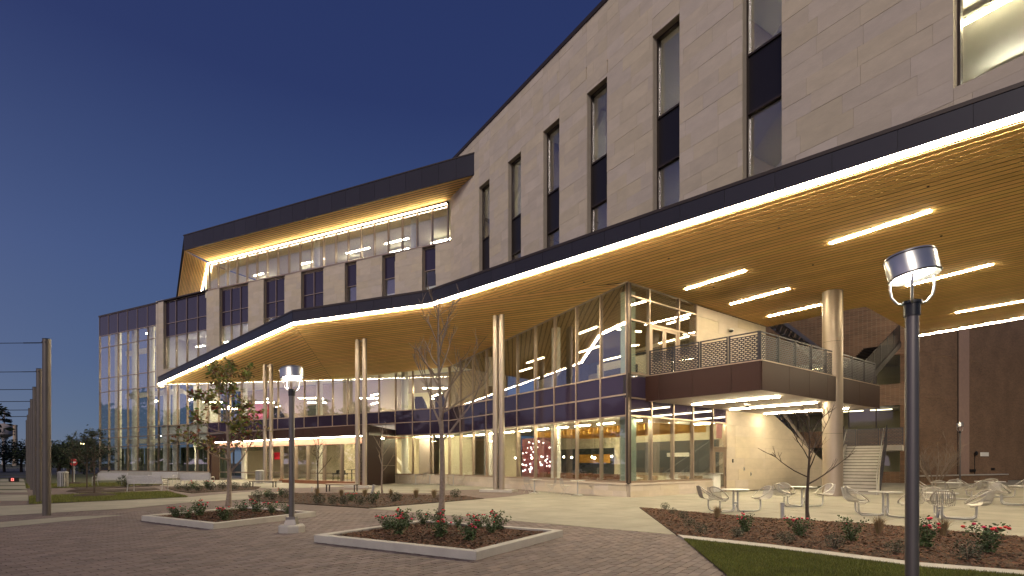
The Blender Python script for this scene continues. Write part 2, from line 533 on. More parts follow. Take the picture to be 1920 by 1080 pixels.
POLY_R = [E2, E4, (36.0, 17.0)] + NOTCH + [P2, P1]
DECK_TOP = 10.80

def ear_clip(poly):
    n = len(poly)
    area = sum(poly[i][0] * poly[(i + 1) % n][1] - poly[(i + 1) % n][0] * poly[i][1] for i in range(n))
    idx = list(range(n)) if area > 0 else list(range(n - 1, -1, -1))
    out = []
    cr = lambda a, b, c: (b[0] - a[0]) * (c[1] - a[1]) - (b[1] - a[1]) * (c[0] - a[0])
    while len(idx) > 3:
        for i in range(len(idx)):
            a, b, c = idx[i - 1], idx[i], idx[(i + 1) % len(idx)]
            A, B, C_ = poly[a], poly[b], poly[c]
            if cr(A, B, C_) <= 0: continue
            if any(cr(A, B, poly[k]) > 0 and cr(B, C_, poly[k]) > 0 and cr(C_, A, poly[k]) > 0 for k in idx if k not in (a, b, c)): continue
            out.append((a, b, c)); idx.pop(i); break
        else: break
    out.append(tuple(idx))
    return out

cm = MB()
for poly, zf in ((POLY_L, z_left), (POLY_M, z_mid), (POLY_R, z_right)):
    for t in ear_clip(poly):
        cm.prism([poly[i] for i in t], lambda x, y, zf=zf: zf(x, y) + 0.14, lambda x, y: DECK_TOP)
canopy = cm.build('canopy', 'wood_back', BLD)
canopy['label'] = 'folded canopy with bronze fascia panels and honey coloured timber soffit'

def cuts(poly, o, d, s):
    """intervals along direction d where the line at offset s from o lies inside poly"""
    nx, ny = -d[1], d[0]
    ts = []
    n = len(poly)
    for i in range(n):
        a, b = poly[i], poly[(i + 1) % n]
        da = (a[0] - o[0]) * nx + (a[1] - o[1]) * ny - s
        db = (b[0] - o[0]) * nx + (b[1] - o[1]) * ny - s
        if (da > 0) != (db > 0):
            k = da / (da - db)
            x, y = a[0] + (b[0] - a[0]) * k, a[1] + (b[1] - a[1]) * k
            ts.append((x - o[0]) * d[0] + (y - o[1]) * d[1])
    ts.sort()
    return list(zip(ts[::2], ts[1::2]))

def slats(poly, o, d, zf, parent, pitch=0.29, gap=0.055, thick=0.008, inset=0.015, name='soffit_slat', mt='wood'):
    nx, ny = -d[1], d[0]
    ss = [(p[0] - o[0]) * nx + (p[1] - o[1]) * ny for p in poly]
    s = min(ss) + 0.01
    n = 0
    while s + pitch - gap < max(ss):
        c0, c1 = cuts(poly, o, d, s), cuts(poly, o, d, s + pitch - gap)
        if len(c0) != len(c1): c1 = c0 = (c0 if len(c0) < len(c1) else c1)
        for (a0, a1), (b0, b1) in zip(c0, c1):
            if min(a1 - a0, b1 - b0) < 0.15: continue
            q = [(a0 + inset, s), (a1 - inset, s), (b1 - inset, s + pitch - gap), (b0 + inset, s + pitch - gap)]
            P = [(o[0] + d[0] * t + nx * k, o[1] + d[1] * t + ny * k) for t, k in q]
            mb = MB()
            mb.hexa([(x, y, zf(x, y)) for x, y in P], [(x, y, zf(x, y) + thick) for x, y in P])
            mb.build(name, mt, parent); n += 1
        s += pitch
    return n

def unit(a, b):
    l = math.hypot(b[0] - a[0], b[1] - a[1])
    return ((b[0] - a[0]) / l, (b[1] - a[1]) / l)
ns = slats(POLY_R, E2, UD, z_right, canopy)
ns += slats(POLY_M, E1, unit(E1, E2), z_mid, canopy)
ns += slats(POLY_L, E0, unit(E0, E1), z_left, canopy)
print('slats', ns)

def edge_trim(a, b, za, zb, top, parent, pw, left_out, mt='bronze', strip=True, trim='bronze_trim', h_strip=0.07):
    """fascia panels, coping and light strip along the edge a-b; left_out: outward side is left of a->b"""
    d = unit(a, b); L = math.hypot(b[0] - a[0], b[1] - a[1])
    n = (-d[1], d[0]) if left_out else (d[1], -d[0])
    k = max(1, round(L / pw)); w = L / k
    z = lambda t: za + (zb - za) * t / L
    def blk(mb, t0, t1, o0, o1, z0, z1):
        c = [(t0, o0), (t1, o0), (t1, o1), (t0, o1)]
        if left_out is False: c = c[::-1]
        P = [(a[0] + d[0] * t + n[0] * o, a[1] + d[1] * t + n[1] * o) for t, o in c]
        return mb.hexa([(P[i][0], P[i][1], z(c[i][0]) + z0 if z0 < 5 else z0) for i in range(4)],
                       [(P[i][0], P[i][1], z(c[i][0]) + z1 if z1 < 5 else z1) for i in range(4)])
    for i in range(k):
        blk(MB(), i * w + 0.008, (i + 1) * w - 0.008, 0.0, 0.05, 0.075, top - 0.09).build('fascia_panel', mt, parent)
    blk(MB(), -0.02, L + 0.02, -0.12, 0.075, top - 0.09, top + 0.02).build('coping', trim, parent)
    blk(MB(), 0, L, 0.0, 0.03, 0.06, top - 0.1).build('fascia_backing', 'black', parent)
    if strip:
        blk(MB(), 0.0, L, -0.14, 0.035, -0.014, h_strip).build('light_strip', 'led', parent)
edge_trim(E0, E1, 10.0, 10.0, DECK_TOP, canopy, 2.0, False)
edge_trim(E1, E2, 10.0, 10.0, DECK_TOP, canopy, 1.2, False)
edge_trim(E2, E4, 10.0, 10.0, DECK_TOP, canopy, 1.55, False)
edge_trim(NOTCH[0], NOTCH[1], z_right(*NOTCH[0]), z_right(*NOTCH[1]), DECK_TOP, canopy, 2.0, True)
edge_trim((36.0, 17.0), NOTCH[0], z_right(36, 17), z_right(*NOTCH[0]), DECK_TOP, canopy, 2.0, False)
edge_trim(NOTCH[1], NOTCH[2], z_right(*NOTCH[1]), z_right(*NOTCH[2]), DECK_TOP, canopy, 2.0, True, strip=False)
edge_trim(NOTCH[2], NOTCH[3], z_right(*NOTCH[2]), z_right(*NOTCH[3]), DECK_TOP, canopy, 2.0, True, strip=False)

# ---- stone cladding: courses of blocks over a backing
BLOCKS = []
def clad(Fc, u0, u1, z0, z1, o, course=0.6, wmin=1.1, wmax=1.9, depth=0.05, gap=0.006):
    if u0 > u1: u0, u1 = u1, u0
    ci = math.floor(z0 / course)
    while ci * course < z1:
        a, b = max(z0, ci * course), min(z1, (ci + 1) * course)
        if b - a > 0.05:
            rr = random.Random(int(ci * 977 + u0 * 31))
            u = u0 - rr.random() * wmax * 0.8
            while u < u1:
                w = rr.uniform(wmin, wmax)
                ua, ub = max(u, u0), min(u + w, u1)
                if ub - ua > 0.08:
                    pr = rr.uniform(-0.006, 0.006)
                    BLOCKS.append((Fc, ua + gap / 2, ub - gap / 2, a + gap / 2, b - gap / 2, o, o + depth + pr))
                u += w
        ci += 1
def flush_blocks(parent, name='stone_block', mt='stone', limit=300):
    global BLOCKS
    def size(b):
        Fc, u0, u1, z0, z1, o0, o1 = b
        ps = [Fc.pt(u, z, o1) for u in (u0, u1) for z in (z0, z1)]
        xs = [(p[0] / p[1] * F + CX) for p in ps]; ys = [HY - (p[2] - EYE) / p[1] * F for p in ps]
        if min(ys) > 1080 or max(ys) < 0 or min(xs) > 1920: return 0
        return (max(xs) - min(xs)) * (z1 - z0) / ps[0][1]
    bs = sorted(BLOCKS, key=size, reverse=True)
    rest = MB()
    for i, (Fc, u0, u1, z0, z1, o0, o1) in enumerate(bs):
        if i < limit: Fc.box(MB(), u0, u1, z0, z1, o0, o1).build(name, mt, parent)
        else: Fc.box(rest, u0, u1, z0, z1, o0, o1)
    if rest.v: rest.build('stone_cladding', mt, parent, kind='stuff')
    BLOCKS = []

# ---- stone tower above the canopy
ZT = 23.85; ZC = 10.6; UT = 36.0
wins = [(899, 919), (953.5, 978), (1019.5, 1050), (1101.5, 1139.5), (1225, 1275.5), (1393, 1467)]
wu = [(FT.u(a), FT.u(b)) for a, b in wins]
WTOP = 20.24
w7 = (FT.u(1789), FT.u(1789) + 3.2)
seg = []
prev = FT.u(846)
for a, b in wu:
    seg.append((prev, a, ZC, ZT)); seg.append((a, b, WTOP, ZT)); prev = b
seg.append((prev, w7[0], ZC, ZT)); seg.append((w7[0], w7[1], 15.4, ZT)); seg.append((w7[0], w7[1], ZC, 11.75)); seg.append((w7[1], UT, ZC, ZT))
bk = MB()
for a, b, z0, z1 in seg:
    FT.box(bk, a, b, z0, z1, -0.45, 0.0)
tower = bk.build('stone_wall', 'stone_joint', BLD)
tower['label'] = 'tall limestone block wall with narrow vertical windows'
for a, b, z0, z1 in seg:
    clad(FT, a, b, z0, z1, 0.0)
flush_blocks(tower)
FT.box(MB(), FT.u(846) - 0.1, UT, ZT, ZT + 0.22, -0.5, 0.12).build('roof_coping', 'bronze_trim', tower)
for i, (a, b) in enumerate(wu + [w7]):
    big = i == 6
    zb, zt = (11.75, 15.4) if big else (ZC, WTOP)
    fm = MB(); t = 0.07
    for u0, u1, z0, z1 in ((a, a + t, zb, zt), (b - t, b, zb, zt), (a + t, b - t, zt - t, zt), (a + t, b - t, zb, zb + t)):
        FT.box(fm, u0, u1, z0, z1, -0.40, -0.22)
    w = fm.build('window', 'mull_dark', BLD)
    if big:
        FT.box(MB(), a + t, b - t, zb + t, zt - t, -0.33, -0.30).build('pane', 'glass', w)
    else:
        FT.box(MB(), a + t, b - t, 16.75, zt - t, -0.33, -0.30).build('pane', 'glass_up', w)
        FT.box(MB(), a + t, b - t, 14.58, 16.67, -0.34, -0.27).build('spandrel_panel', 'infill', w)
        FT.box(MB(), a + t, b - t, zb + t, 14.50, -0.33, -0.30).build('pane', 'glass_up', w)
        FT.box(MB(), a + t, b - t, 16.67, 16.75, -0.38, -0.20).build('window_rail', 'mull_dark', w)
        FT.box(MB(), a + t, b - t, 14.50, 14.58, -0.38, -0.20).build('window_rail', 'mull_dark', w)
# rooms behind the tower windows
FT.box(MB(), 0.8, UT, 14.60, 16.60, -7.0, -0.46).build('floor_slab', 'white', BLD)
FT.box(MB(), 0.8, UT, 20.35, 20.6, -7.0, -0.46).build('ceiling', 'white', BLD)
FT.box(MB(), 0.8, UT, 10.9, 20.6, -7.2, -7.01).build('interior_wall', 'cream', BLD)
FT.box(MB(), 0.8, UT, ZT - 0.3, ZT - 0.1, -7.2, -0.46).build('roof_deck', 'taupe', BLD)
for uu in (11.2, 16.4, 22.6):
    FT.box(MB(), uu, uu + 0.15, 10.9, 20.3, -7.0, -0.5).build('partition', 'taupe', BLD)
for i in range(6):                                 # diagonal braces seen behind the panes
    u0 = wu[i][0]
    b = MB(); b.tube([FT.pt(u0 - 0.8, 16.7, -1.6), FT.pt(u0 + 3.2, 20.3, -1.6)], 0.16, 8); b.build('brace', 'white', BLD)
    b = MB(); b.tube([FT.pt(u0 - 1.6, 10.9, -1.6), FT.pt(u0 + 2.6, 14.6, -1.6)], 0.16, 8); b.build('brace', 'white', BLD)

# ---- upper left block: stone piers, glazed bays, clerestory with overhanging roof
def zc_sill(u): return lin(0.0, 18.15, FL.u(390), 18.80)(u)
UL0, UL1, UL2 = FL.u(848), FL.u(297), FL.u(187)
piers = [(293, 307), (388, 412), (466, 495), (534, 565), (607, 647), (669, 717), (741, 792), (817, 848)]
bays = [(307, 388, 4), (412, 466, 3), (495, 534, 2), (565, 607, 2), (647, 669, 1), (717, 741, 1), (792, 817, 1)]
for a, b in piers:
    u0, u1 = sorted((FL.u(a), FL.u(b)))
    sp_o = FL.box(MB(), u0, u1, 9.6, zc_sill, -0.45, 0.0).build('stone_pier', 'stone_joint', BLD)
    zt = min(zc_sill(u0), zc_sill(u1))
    clad(FL, u0, u1, 9.7, zt, 0.0, course=0.55, wmin=0.9, wmax=1.6)
    flush_blocks(sp_o, limit=38)
sp_o = FL.box(MB(), FL.u(307), FL.u(388), 9.9, 11.45, -0.4, -0.004).build('stone_apron', 'stone_joint', BLD)
clad(FL, FL.u(388), FL.u(307), 9.9, 11.45, 0.0, course=0.55)
flush_blocks(sp_o, limit=20)
FL.box(MB(), FL.u(388), FL.u(307), 11.45, 11.55, -0.4, 0.09).build('window_sill', 'stone', BLD)

def pane_box(Fc, u0, u1, z0, z1, o, parent, mt, name='pane'):
    return Fc.box(MB(), u0, u1, z0, z1, o - 0.012, o + 0.012).build(name, mt, parent)
for a, b, n in bays:
    u1, u0 = FL.u(a), FL.u(b)                       # u grows to the left
    lo, mid, mid2 = (11.55 if n == 4 else 10.3), 15.03, 16.42
    top = min(zc_sill(u0), zc_sill(u1)) - 0.02
    fm = MB()
    FL.box(fm, u0, u1, top - 0.07, top, -0.33, -0.2)
    w = fm.build('window_bay', 'mull', BLD)
    FL.box(MB(), u0, u1, lo, lo + 0.07, -0.33, -0.2).build('bottom_rail', 'mull', w)
    for k in range(n + 1):
        uu = u0 + (u1 - u0) * k / n
        uu = min(max(uu, u0 + 0.035), u1 - 0.035)
        FL.box(MB(), uu - 0.035, uu + 0.035, lo + 0.07, top - 0.07, -0.36, -0.17).build('mullion', 'mull', w)
    rows = [lo + 0.07, mid, mid2, top - 0.07] if n > 1 else [lo + 0.07, mid2, top - 0.07]
    for z in rows[1:-1]:
        FL.box(MB(), u0, u1, z - 0.03, z + 0.03, -0.33, -0.19).build('transom', 'mull', w)
    for k in range(n):
        ua, ub = u0 + (u1 - u0) * k / n + 0.035, u0 + (u1 - u0) * (k + 1) / n - 0.035
        for j in range(len(rows) - 1):
            gl = j == 0
            pane_box(FL, ua, ub, rows[j] + 0.03, rows[j + 1] - 0.03, -0.27, w, 'glass' if gl else 'spandrel', 'pane' if gl else 'spandrel_pane')
# clerestory
u_a, u_b = FL.u(838), FL.u(390)
CT = lambda u: lin(u_a, 21.05, u_b, 21.5)(u)
rail = MB(); FL.box(rail, u_a - 0.3, u_b + 0.4, lambda u: zc_sill(u), lambda u: zc_sill(u) + 0.10, -0.42, 0.05)
cler = rail.build('clerestory', 'mull', BLD)
NC = 20
for k in range(NC + 1):
    uu = u_a + (u_b - u_a) * k / NC
    FL.box(MB(), uu - 0.035, uu + 0.035, zc_sill(uu) + 0.1, CT(uu), -0.25, -0.05).build('mullion', 'mull', cler)
    if k < NC:
        u2 = u_a + (u_b - u_a) * (k + 1) / NC
        FL.box(MB(), uu + 0.036, u2 - 0.036, lambda u: zc_sill(u) + 0.1, lambda u: CT(u) - 0.0, -0.16, -0.135).build('pane', 'glass', cler)
FL.box(MB(), u_a, u_b, lambda u: CT(u), lambda u: CT(u) + 0.28, -0.3, 0.0).build('head_panel', 'bronze_trim', cler)
FL.box(MB(), u_a, u_b, lambda u: CT(u) - 0.02, lambda u: CT(u) + 0.06, 0.002, 0.09).build('light_strip', 'led_top', cler)
# roof overhang
GA = (-2.57, 36.7); GB = (-31.4, 51.1)
RA, RB = FL.xy(u_a - 0.35), FL.xy(u_b)
RBo = FL.xy(u_b, 0.0)
zo = {GA: 21.5, GB: 22.02}
def z_over(x, y):
    # soffit rises a little from the glass to the fascia
    p = Vector((x, y)) - FL.A
    o = p.dot(FL.n); u = p.dot(FL.d)
    return lin(u_a, 21.32, u_b, 21.75)(u) + 0.09 * o
POLY_O = [GA, GB, RBo, RA]
om = MB()
om.prism(POLY_O, lambda x, y: z_over(x, y) + 0.05, lambda x, y: z_over(x, y) + 0.35)
over = om.build('roof_overhang', 'wood_back', BLD)
slats(POLY_O, GA, unit(GA, GB), z_over, over, pitch=0.24)
zA, zB = z_over(*GA), z_over(*GB)
d = unit(GA, GB); Lg = math.hypot(GB[0] - GA[0], GB[1] - GA[1]); nn = (-d[1], d[0])
if nn[1] > 0: nn = (-nn[0], -nn[1])
tops = (22.95, 23.42)
def g_blk(t0, t1, o0, o1, z0, z1):
    c = [(t0, o0), (t0, o1), (t1, o1), (t1, o0)]
    P = [(GA[0] + d[0] * t + nn[0] * o, GA[1] + d[1] * t + nn[1] * o) for t, o in c]
    return MB().hexa([(P[i][0], P[i][1], z0(c[i][0])) for i in range(4)], [(P[i][0], P[i][1], z1(c[i][0])) for i in range(4)])
zbot = lambda t: zA - 0.02 + (zB - zA) * t / Lg
ztop = lambda t: tops[0] + (tops[1] - tops[0]) * t / Lg
NP = 22
for i in range(NP):
    g_blk(i * Lg / NP + 0.008, (i + 1) * Lg / NP - 0.008, 0.0, 0.06, zbot, lambda t: ztop(t) - 0.09).build('fascia_panel', 'bronze', over)
g_blk(0, Lg, -0.02, 0.03, lambda t: zbot(t) + 0.02, lambda t: ztop(t) - 0.1).build('fascia_backing', 'black', over)
g_blk(-0.02, Lg + 0.05, -0.4, 0.09, lambda t: ztop(t) - 0.09, ztop).build('coping', 'bronze_trim', over)
# roof over the block
MB().prism([GA, GB, FL.xy(u_b + 1.0, -9), FL.xy(u_a - 1.0, -9)], 22.35, 22.6).build('roof_deck', 'bronze_trim', BLD)
# leaning side fin, timber lined, with its own light strip
ti, to = (*FL.xy(u_b), 21.52), (GB[0], GB[1], zB)
bi, bo = (*FL.xy(FL.u(378)), 18.82), (*FL.xy(FL.u(333)), 18.84)
fin = MB()
ob = lambda p, k: (p[0] - 0.25 * k, p[1] + 0.35 * k, p[2])
_l = lambda p, q, t: tuple(p[i] + (q[i] - p[i]) * t for i in range(3))
for k in range(16):
    b0, b1, t0, t1 = _l(bi, bo, k / 16), _l(bi, bo, (k + 1) / 16), _l(ti, to, k / 16), _l(ti, to, (k + 1) / 16)
    fin.hexa([ob(b0, .12), ob(b1, .12), ob(b1, 1), ob(b0, 1)], [ob(t0, .12), ob(t1, .12), ob(t1, 1), ob(t0, 1)])
side = fin.build('side_fin', 'wood_back', over, kind='stuff')
NFS = 16
for k in range(NFS):
    a0, a1 = k / NFS + 0.006, (k + 1) / NFS - 0.008
    L_ = lambda p, q, t: tuple(p[i] + (q[i] - p[i]) * t for i in range(3))
    b0, b1, t0, t1 = L_(bi, bo, a0), L_(bi, bo, a1), L_(ti, to, a0), L_(ti, to, a1)
    f_ = lambda p: (p[0] + 0.03, p[1] - 0.05, p[2])
    MB().hexa([f_(b0), f_(b1), b1, b0], [f_(t0), f_(t1), t1, t0]).build('soffit_slat', 'wood', over)
s_ = MB(); s_.tube([(bi[0] + .06, bi[1] - .08, bi[2] + 0.05), (ti[0] + .06, ti[1] - .08, ti[2])], 0.07, 6); s_.build('light_strip', 'led_top', cler)
g = MB(); gA = (GB[0] - 0.05, GB[1] + 0.1, ztop(Lg) - 0.05)
g.hexa([(bo[0] - .02, bo[1] + .02, bo[2] - .1), (bo[0] - .02, bo[1] + .42, bo[2] - .1), (bo[0] - .2, bo[1] + .42, bo[2] - .1), (bo[0] - .2, bo[1] + .02, bo[2] - .1)],
       [(GB[0] + .0, GB[1] + .05, ztop(Lg)), (GB[0] + .0, GB[1] + .45, ztop(Lg)), (GB[0] - .06, GB[1] + .45, ztop(Lg)), (GB[0] - .06, GB[1] + .05, ztop(Lg))])
g.build('edge_trim', 'bronze_trim', over)
# rooms of the upper block
FL.box(MB(), 0.0, UL1 + 0.2, 18.0, 18.1, -8.5, -0.5).build('floor_slab', 'taupe', BLD)
FL.box(MB(), 0.0, UL1 - 1, 15.0, 15.3, -8.5, -0.5).build('ceiling', 'white', BLD)
FL.box(MB(), 0.0, UL1 + 0.2, 10.9, 11.2, -8.5, -0.5).build('floor_slab', 'floor', BLD)
FL.box(MB(), -1.0, UL1 + 0.2, 11.2, 22.3, -8.8, -8.51).build('interior_wall', 'taupe', BLD)
FL.box(MB(), 0.0, u_b + 0.3, 21.7, 21.9, -8.5, -0.3).build('ceiling', 'cream', BLD)
FL.box(MB(), u_b + 0.35, u_b + 0.6, 18.2, 21.6, -8.5, -0.1).build('interior_wall', 'cream', BLD)
for px_ in (409, 578, 760):
    c = MB(); c.lathe([(0.22, 18.1), (0.22, 21.7)], (*FL.xy(FL.u(px_), -1.0), 0), 16); c.build('interior_column', 'white', BLD, True)

# ---- curtain walls
def curtain(Fc, us, levels, cell, mname='mull', name='curtain_wall', o=0.0, mw=0.07, label=None, vert=None, deep=0.2):
    """us: mullion positions; levels: functions of u from bottom to top; cell(i, j) -> material of the pane or None"""
    lv = [(l if callable(l) else (lambda u, l=l: l)) for l in levels]
    fm = MB()
    Fc.box(fm, us[0], us[-1], lambda u: lv[0](u) - 0.02, lambda u: lv[0](u) + 0.08, o - 0.12, o + 0.05)
    cw = fm.build(name, mname, BLD)
    if label: cw['label'] = label
    n = len(us) - 1
    for i, u in enumerate(us):
        js = [j for j in range(len(lv) - 1) if any(0 <= q < n and cell(q, j) for q in (i - 1, i))]
        if not js: continue
        Fc.box(MB(), u - mw / 2, u + mw / 2, lambda q: lv[js[0]](q), lambda q: lv[js[-1] + 1](q), o - deep + 0.06, o + 0.06).build('mullion', mname, cw)
    for j in range(1, len(lv)):
        run = None
        for i in range(n + 1):
            on = i < n and (cell(i, j - 1) or (j < len(lv) - 1 and cell(i, j)))
            if on and run is None: run = i
            if not on and run is not None:
                Fc.box(MB(), us[run], us[i], lambda q: lv[j](q) - 0.035, lambda q: lv[j](q) + 0.035, o - 0.1, o + 0.045).build('transom', mname, cw)
                run = None
    for i in range(n):
        s = 1 if us[i + 1] > us[i] else -1
        for j in range(len(lv) - 1):
            c = cell(i, j)
            if c:
                Fc.box(MB(), us[i] + s * mw / 2, us[i + 1] - s * mw / 2, lambda q: lv[j](q) + 0.03, lambda q: lv[j + 1](q) - 0.03, o - 0.012, o + 0.012).build(
                    'spandrel_pane' if c == 'spandrel' else 'pane', c, cw)
    return cw
uT = (Vector(P1) - FT.A).length
sof_T = lambda u: lin(0, z_mid(*F842) + 0.02, uT, 9.97)(u)
usT = [uT * k / 10 for k in range(11)]
curtain(FT, usT, [0.68, 3.80, 4.78, 5.74, sof_T], lambda i, j: 'spandrel' if j in (1, 2) else 'glass', label='two storey glass wall of the dining hall with purple spandrels')
# left facade under the canopy
usL = [UL1 * k / 22 for k in range(23)]
L3 = lin(0, 3.81, UL2, 3.41); L4 = lin(0, 4.80, UL2, 4.47); L5 = lin(0, 5.76, UL2, 5.47)
def sof_L(u):
    x, y = FL.xy(u)
    return (z_mid(x, y) if u < FL.u(623) else z_left(x, y)) + 0.02
up = FL.u(741); ul = FL.u(392)
def cellL(i, j):
    um = (usL[i] + usL[i + 1]) / 2
    out = um < up or um > ul
    if j == 0: return ('glass' if um < up else 'glass_l') if out else None
    if j == 1: return ('spandrel' if um < up else 'glass_l') if out else None
    if j == 2: return 'spandrel' if um < ul else 'glass_l'
    return 'glass' if um < ul else 'glass_l'
curtain(FL, usL, [0.68, L3, L4, L5, sof_L], cellL, label='second floor glass wall sheltered by the canopy')
usB = [UL1 + (UL2 - UL1) * k / 6 for k in range(7)]
def cellB(i, j):
    return 'spandrel' if j == 7 else 'glass_l'
curtain(FL, usB, [0.68, L3, L4, L5, 9.85, 11.46, 15.04, 16.43, 18.70], cellB, label='four storey glazed corner at the far end of the building', mname='mull')
FL.box(MB(), UL1 - 0.02, UL2 + 0.1, 18.70, 18.86, -0.3, 0.1).build('coping', 'bronze_trim', BLD)
FL.box(MB(), FL.u(390), UL1 + 0.02, 18.80, 18.92, -0.3, 0.1).build('coping', 'bronze_trim', BLD)
# parapet glass between the corner and the fin is part of the first bay
# return wall beside the balcony
u0r = [0.0, FR.u(1221), FR.u(1262), FR.u(1299), FR.u(1336), FR.u(1361)]
curtain(FR, u0r[:5], [0.68, 3.80, 4.62], lambda i, j: 'glass' if j == 0 else 'spandrel')
curtain(FR, u0r[4:], [2.40, 3.80, 4.62], lambda i, j: 'glass' if j == 0 else 'spandrel')
FR.box(MB(), 0.0, FR.u(1212), 4.66, 5.68, -0.06, 0.0).build('spandrel_pane', 'spandrel', BLD)
FR.box(MB(), 0.0, FR.u(1361), 4.62, 5.65, -0.3, -0.07).build('slab_edge', 'infill', BLD)
u1r = [0.0, FR.u(1217), FR.u(1272.5), FR.u(1305)]
zr_top = z_right(*P1) - 0.02
def cellU(i, j):
    if i == 1 and j == 0: return None
    return 'glass'
curtain(FR, u1r, [5.74, 8.25, 9.35, zr_top], lambda i, j: cellU(i, j))
FT.box(MB(), uT - 0.06, uT + 0.06, 0.62, 9.9, -0.14, 0.08).build('corner_post', 'mull_dark', BLD)
# doors
def door(Fc, u0, u1, z0, z1, o, fm='mull', leaf=1):
    f = MB()
    t = 0.07
    for a, b, c, e in ((u0, u0 + t, z0, z1), (u1 - t, u1, z0, z1), (u0 + t, u1 - t, z1 - t, z1)):
        Fc.box(f, a, b, c, e, o - 0.10, o + 0.05)
    dd = f.build('door', fm, BLD)
    w = (u1 - u0 - 2 * t) / leaf
    for k in range(leaf):
        a = u0 + t + k * w + 0.006; b = a + w - 0.012
        lf = MB(); s = 0.13
        for q in ((a, a + s, z0 + 0.02, z1 - t), (b - s, b, z0 + 0.02, z1 - t), (a + s, b - s, z0 + 0.02, z0 + 0.27), (a + s, b - s, z1 - t - s, z1 - t)):
            Fc.box(lf, *q, o - 0.04, o + 0.02)
        lf.build('door_leaf', fm, dd)
        Fc.box(MB(), a + s, b - s, z0 + 0.27, z1 - t - s, o - 0.02, o).build('pane', 'glass', dd)
        h = MB(); uh = (b - 0.07) if (k % 2 == 0) else (a + 0.07)
        h.tube([Fc.pt(uh, z0 + 0.85, o + 0.07), Fc.pt(uh, z0 + 1.35, o + 0.07)], 0.016, 8); h.build('door_handle', 'black', dd)
        Fc.box(MB(), a + s, b - s, z0 + 0.98, z0 + 1.03, o - 0.08, o - 0.03).build('push_bar', 'black', dd)
    return dd
door(FR, u0r[4] + 0.04, u0r[5], 0.02, 2.40, 0.0)
door(FR, u1r[1] + 0.04, u1r[2] - 0.04, 5.74, 8.25, 0.0, leaf=2)
# return stone wall
UE = 12.6
sw = MB()
FR.box(sw, FR.u(1361), UE, 0.0, 4.7, -0.4, 0.0)
FR.box(sw, FR.u(1305), UE, 4.7, 9.86, -0.4, 0.0)
swall = sw.build('stone_wall', 'stone_joint', BLD)
swall['label'] = 'pale limestone wall beside the balcony doors'
clad(FR, FR.u(1361), UE, 0.0, 4.7, 0.0, course=0.62, wmin=1.4, wmax=2.2, depth=0.05)
clad(FR, FR.u(1305), UE, 4.96, 9.84, 0.0, course=0.62, wmin=1.4, wmax=2.2, depth=0.05)
flush_blocks(swall)
uw = FR.u(1548)
FR.box(MB(), UE + 0.01, uw, 0.0, lambda u: lin(UE, 5.0, uw, 1.5)(u), -0.4, 0.04).build('stair_wall', 'stone', BLD)
for z in (0.62, 1.24, 1.86, 2.48, 3.1):
    ue = min(uw, UE + (5.0 - z) / 3.5 * (uw - UE))
    FR.box(MB(), UE + 0.02, ue - 0.1, z - 0.012, z + 0.0, 0.04, 0.043).build('stone_joint', 'stone_joint', BLD)
for k in range(14):                                # sprinkler heads and small fittings in the soffit
    sx, sy = E2[0] + UD[0] * (4 + (k % 7) * 4.2) + VD[0] * (2.5 + 4.6 * (k // 7)), E2[1] + UD[1] * (4 + (k % 7) * 4.2) + VD[1] * (2.5 + 4.6 * (k // 7))
    if inside((sx, sy), POLY_R):
        sk = MB(); sk.lathe([(0.02, -.03), (0.045, -.008), (0.045, .0)], (sx, sy, z_right(sx, sy)), 10); sk.build('sprinkler', 'bronze_trim', canopy)
# low stone base with cap
def base(Fc, u0, u1):
    b = MB(); Fc.box(b, u0, u1, 0.0, 0.58, -0.25, 0.06)
    p = b.build('base_wall', 'stone_joint', BLD)
    clad(Fc, u0, u1, 0.0, 0.58, 0.06, course=0.29, wmin=1.0, wmax=1.6, depth=0.04)
    flush_blocks(p, limit=60)
    Fc.box(MB(), u0, u1, 0.58, 0.66, -0.25, 0.14).build('base_cap', 'stone', p)
base(FT, 0.1, uT); base(FR, 0.05, u0r[4]); base(FL, 0.1, up - 0.1)
FL.box(MB(), ul, UL2, 0.0, 0.66, -0.25, 0.05).build('base_wall', 'concrete2', BLD)

# ---- paired steel columns under the canopy, round columns at the balcony
def surf(x, y):
    for poly, zf in ((POLY_L, z_left), (POLY_M, z_mid), (POLY_R, z_right)):
        if inside((x, y), poly): return zf(x, y)
    return 9.9
def pair(px, Y, gap, name_label):
    x = (px - CX) / F * Y
    pl = MB().box((x, Y, 0.07), (1.9, 1.0, 0.14), -0.35).build('column_plinth', 'concrete2', BLD)
    for s in (-1, 1):
        cx_, cy_ = x + s * gap / 2, Y - s * gap * 0.28
        zt = surf(cx_, cy_)
        c = MB(); c.lathe([(0.155, 0.14), (0.155, zt)], (cx_, cy_, 0), 20)
        co = c.build('column', 'steel', BLD, True)
        co['label'] = name_label
    MB().box((x, Y, surf(x, Y) - 0.12), (gap, 0.05, 0.10), -0.5).build('column_tie', 'steel', BLD)
    ch = MB()                                      # rain chain hanging between the pair
    zt = surf(x, Y) - 0.2
    ch.tube([(x, Y, 0.2), (x, Y, zt)], 0.018, 5)
    for k in range(int((zt - 0.3) / 0.22)):
        ch.lathe([(0.02, -0.035), (0.042, 0.0), (0.02, 0.035)], (x, Y, 0.3 + 0.22 * k), 6)
    ch.build('rain_chain', 'bronze_trim', BLD)
pair(935, 29.36, 0.34, 'tall paired steel tube column nearest the dining hall glass')
pair(677, 34.5, 0.54, 'tall paired steel tube column before the entrance portal')
Yp = 38.0
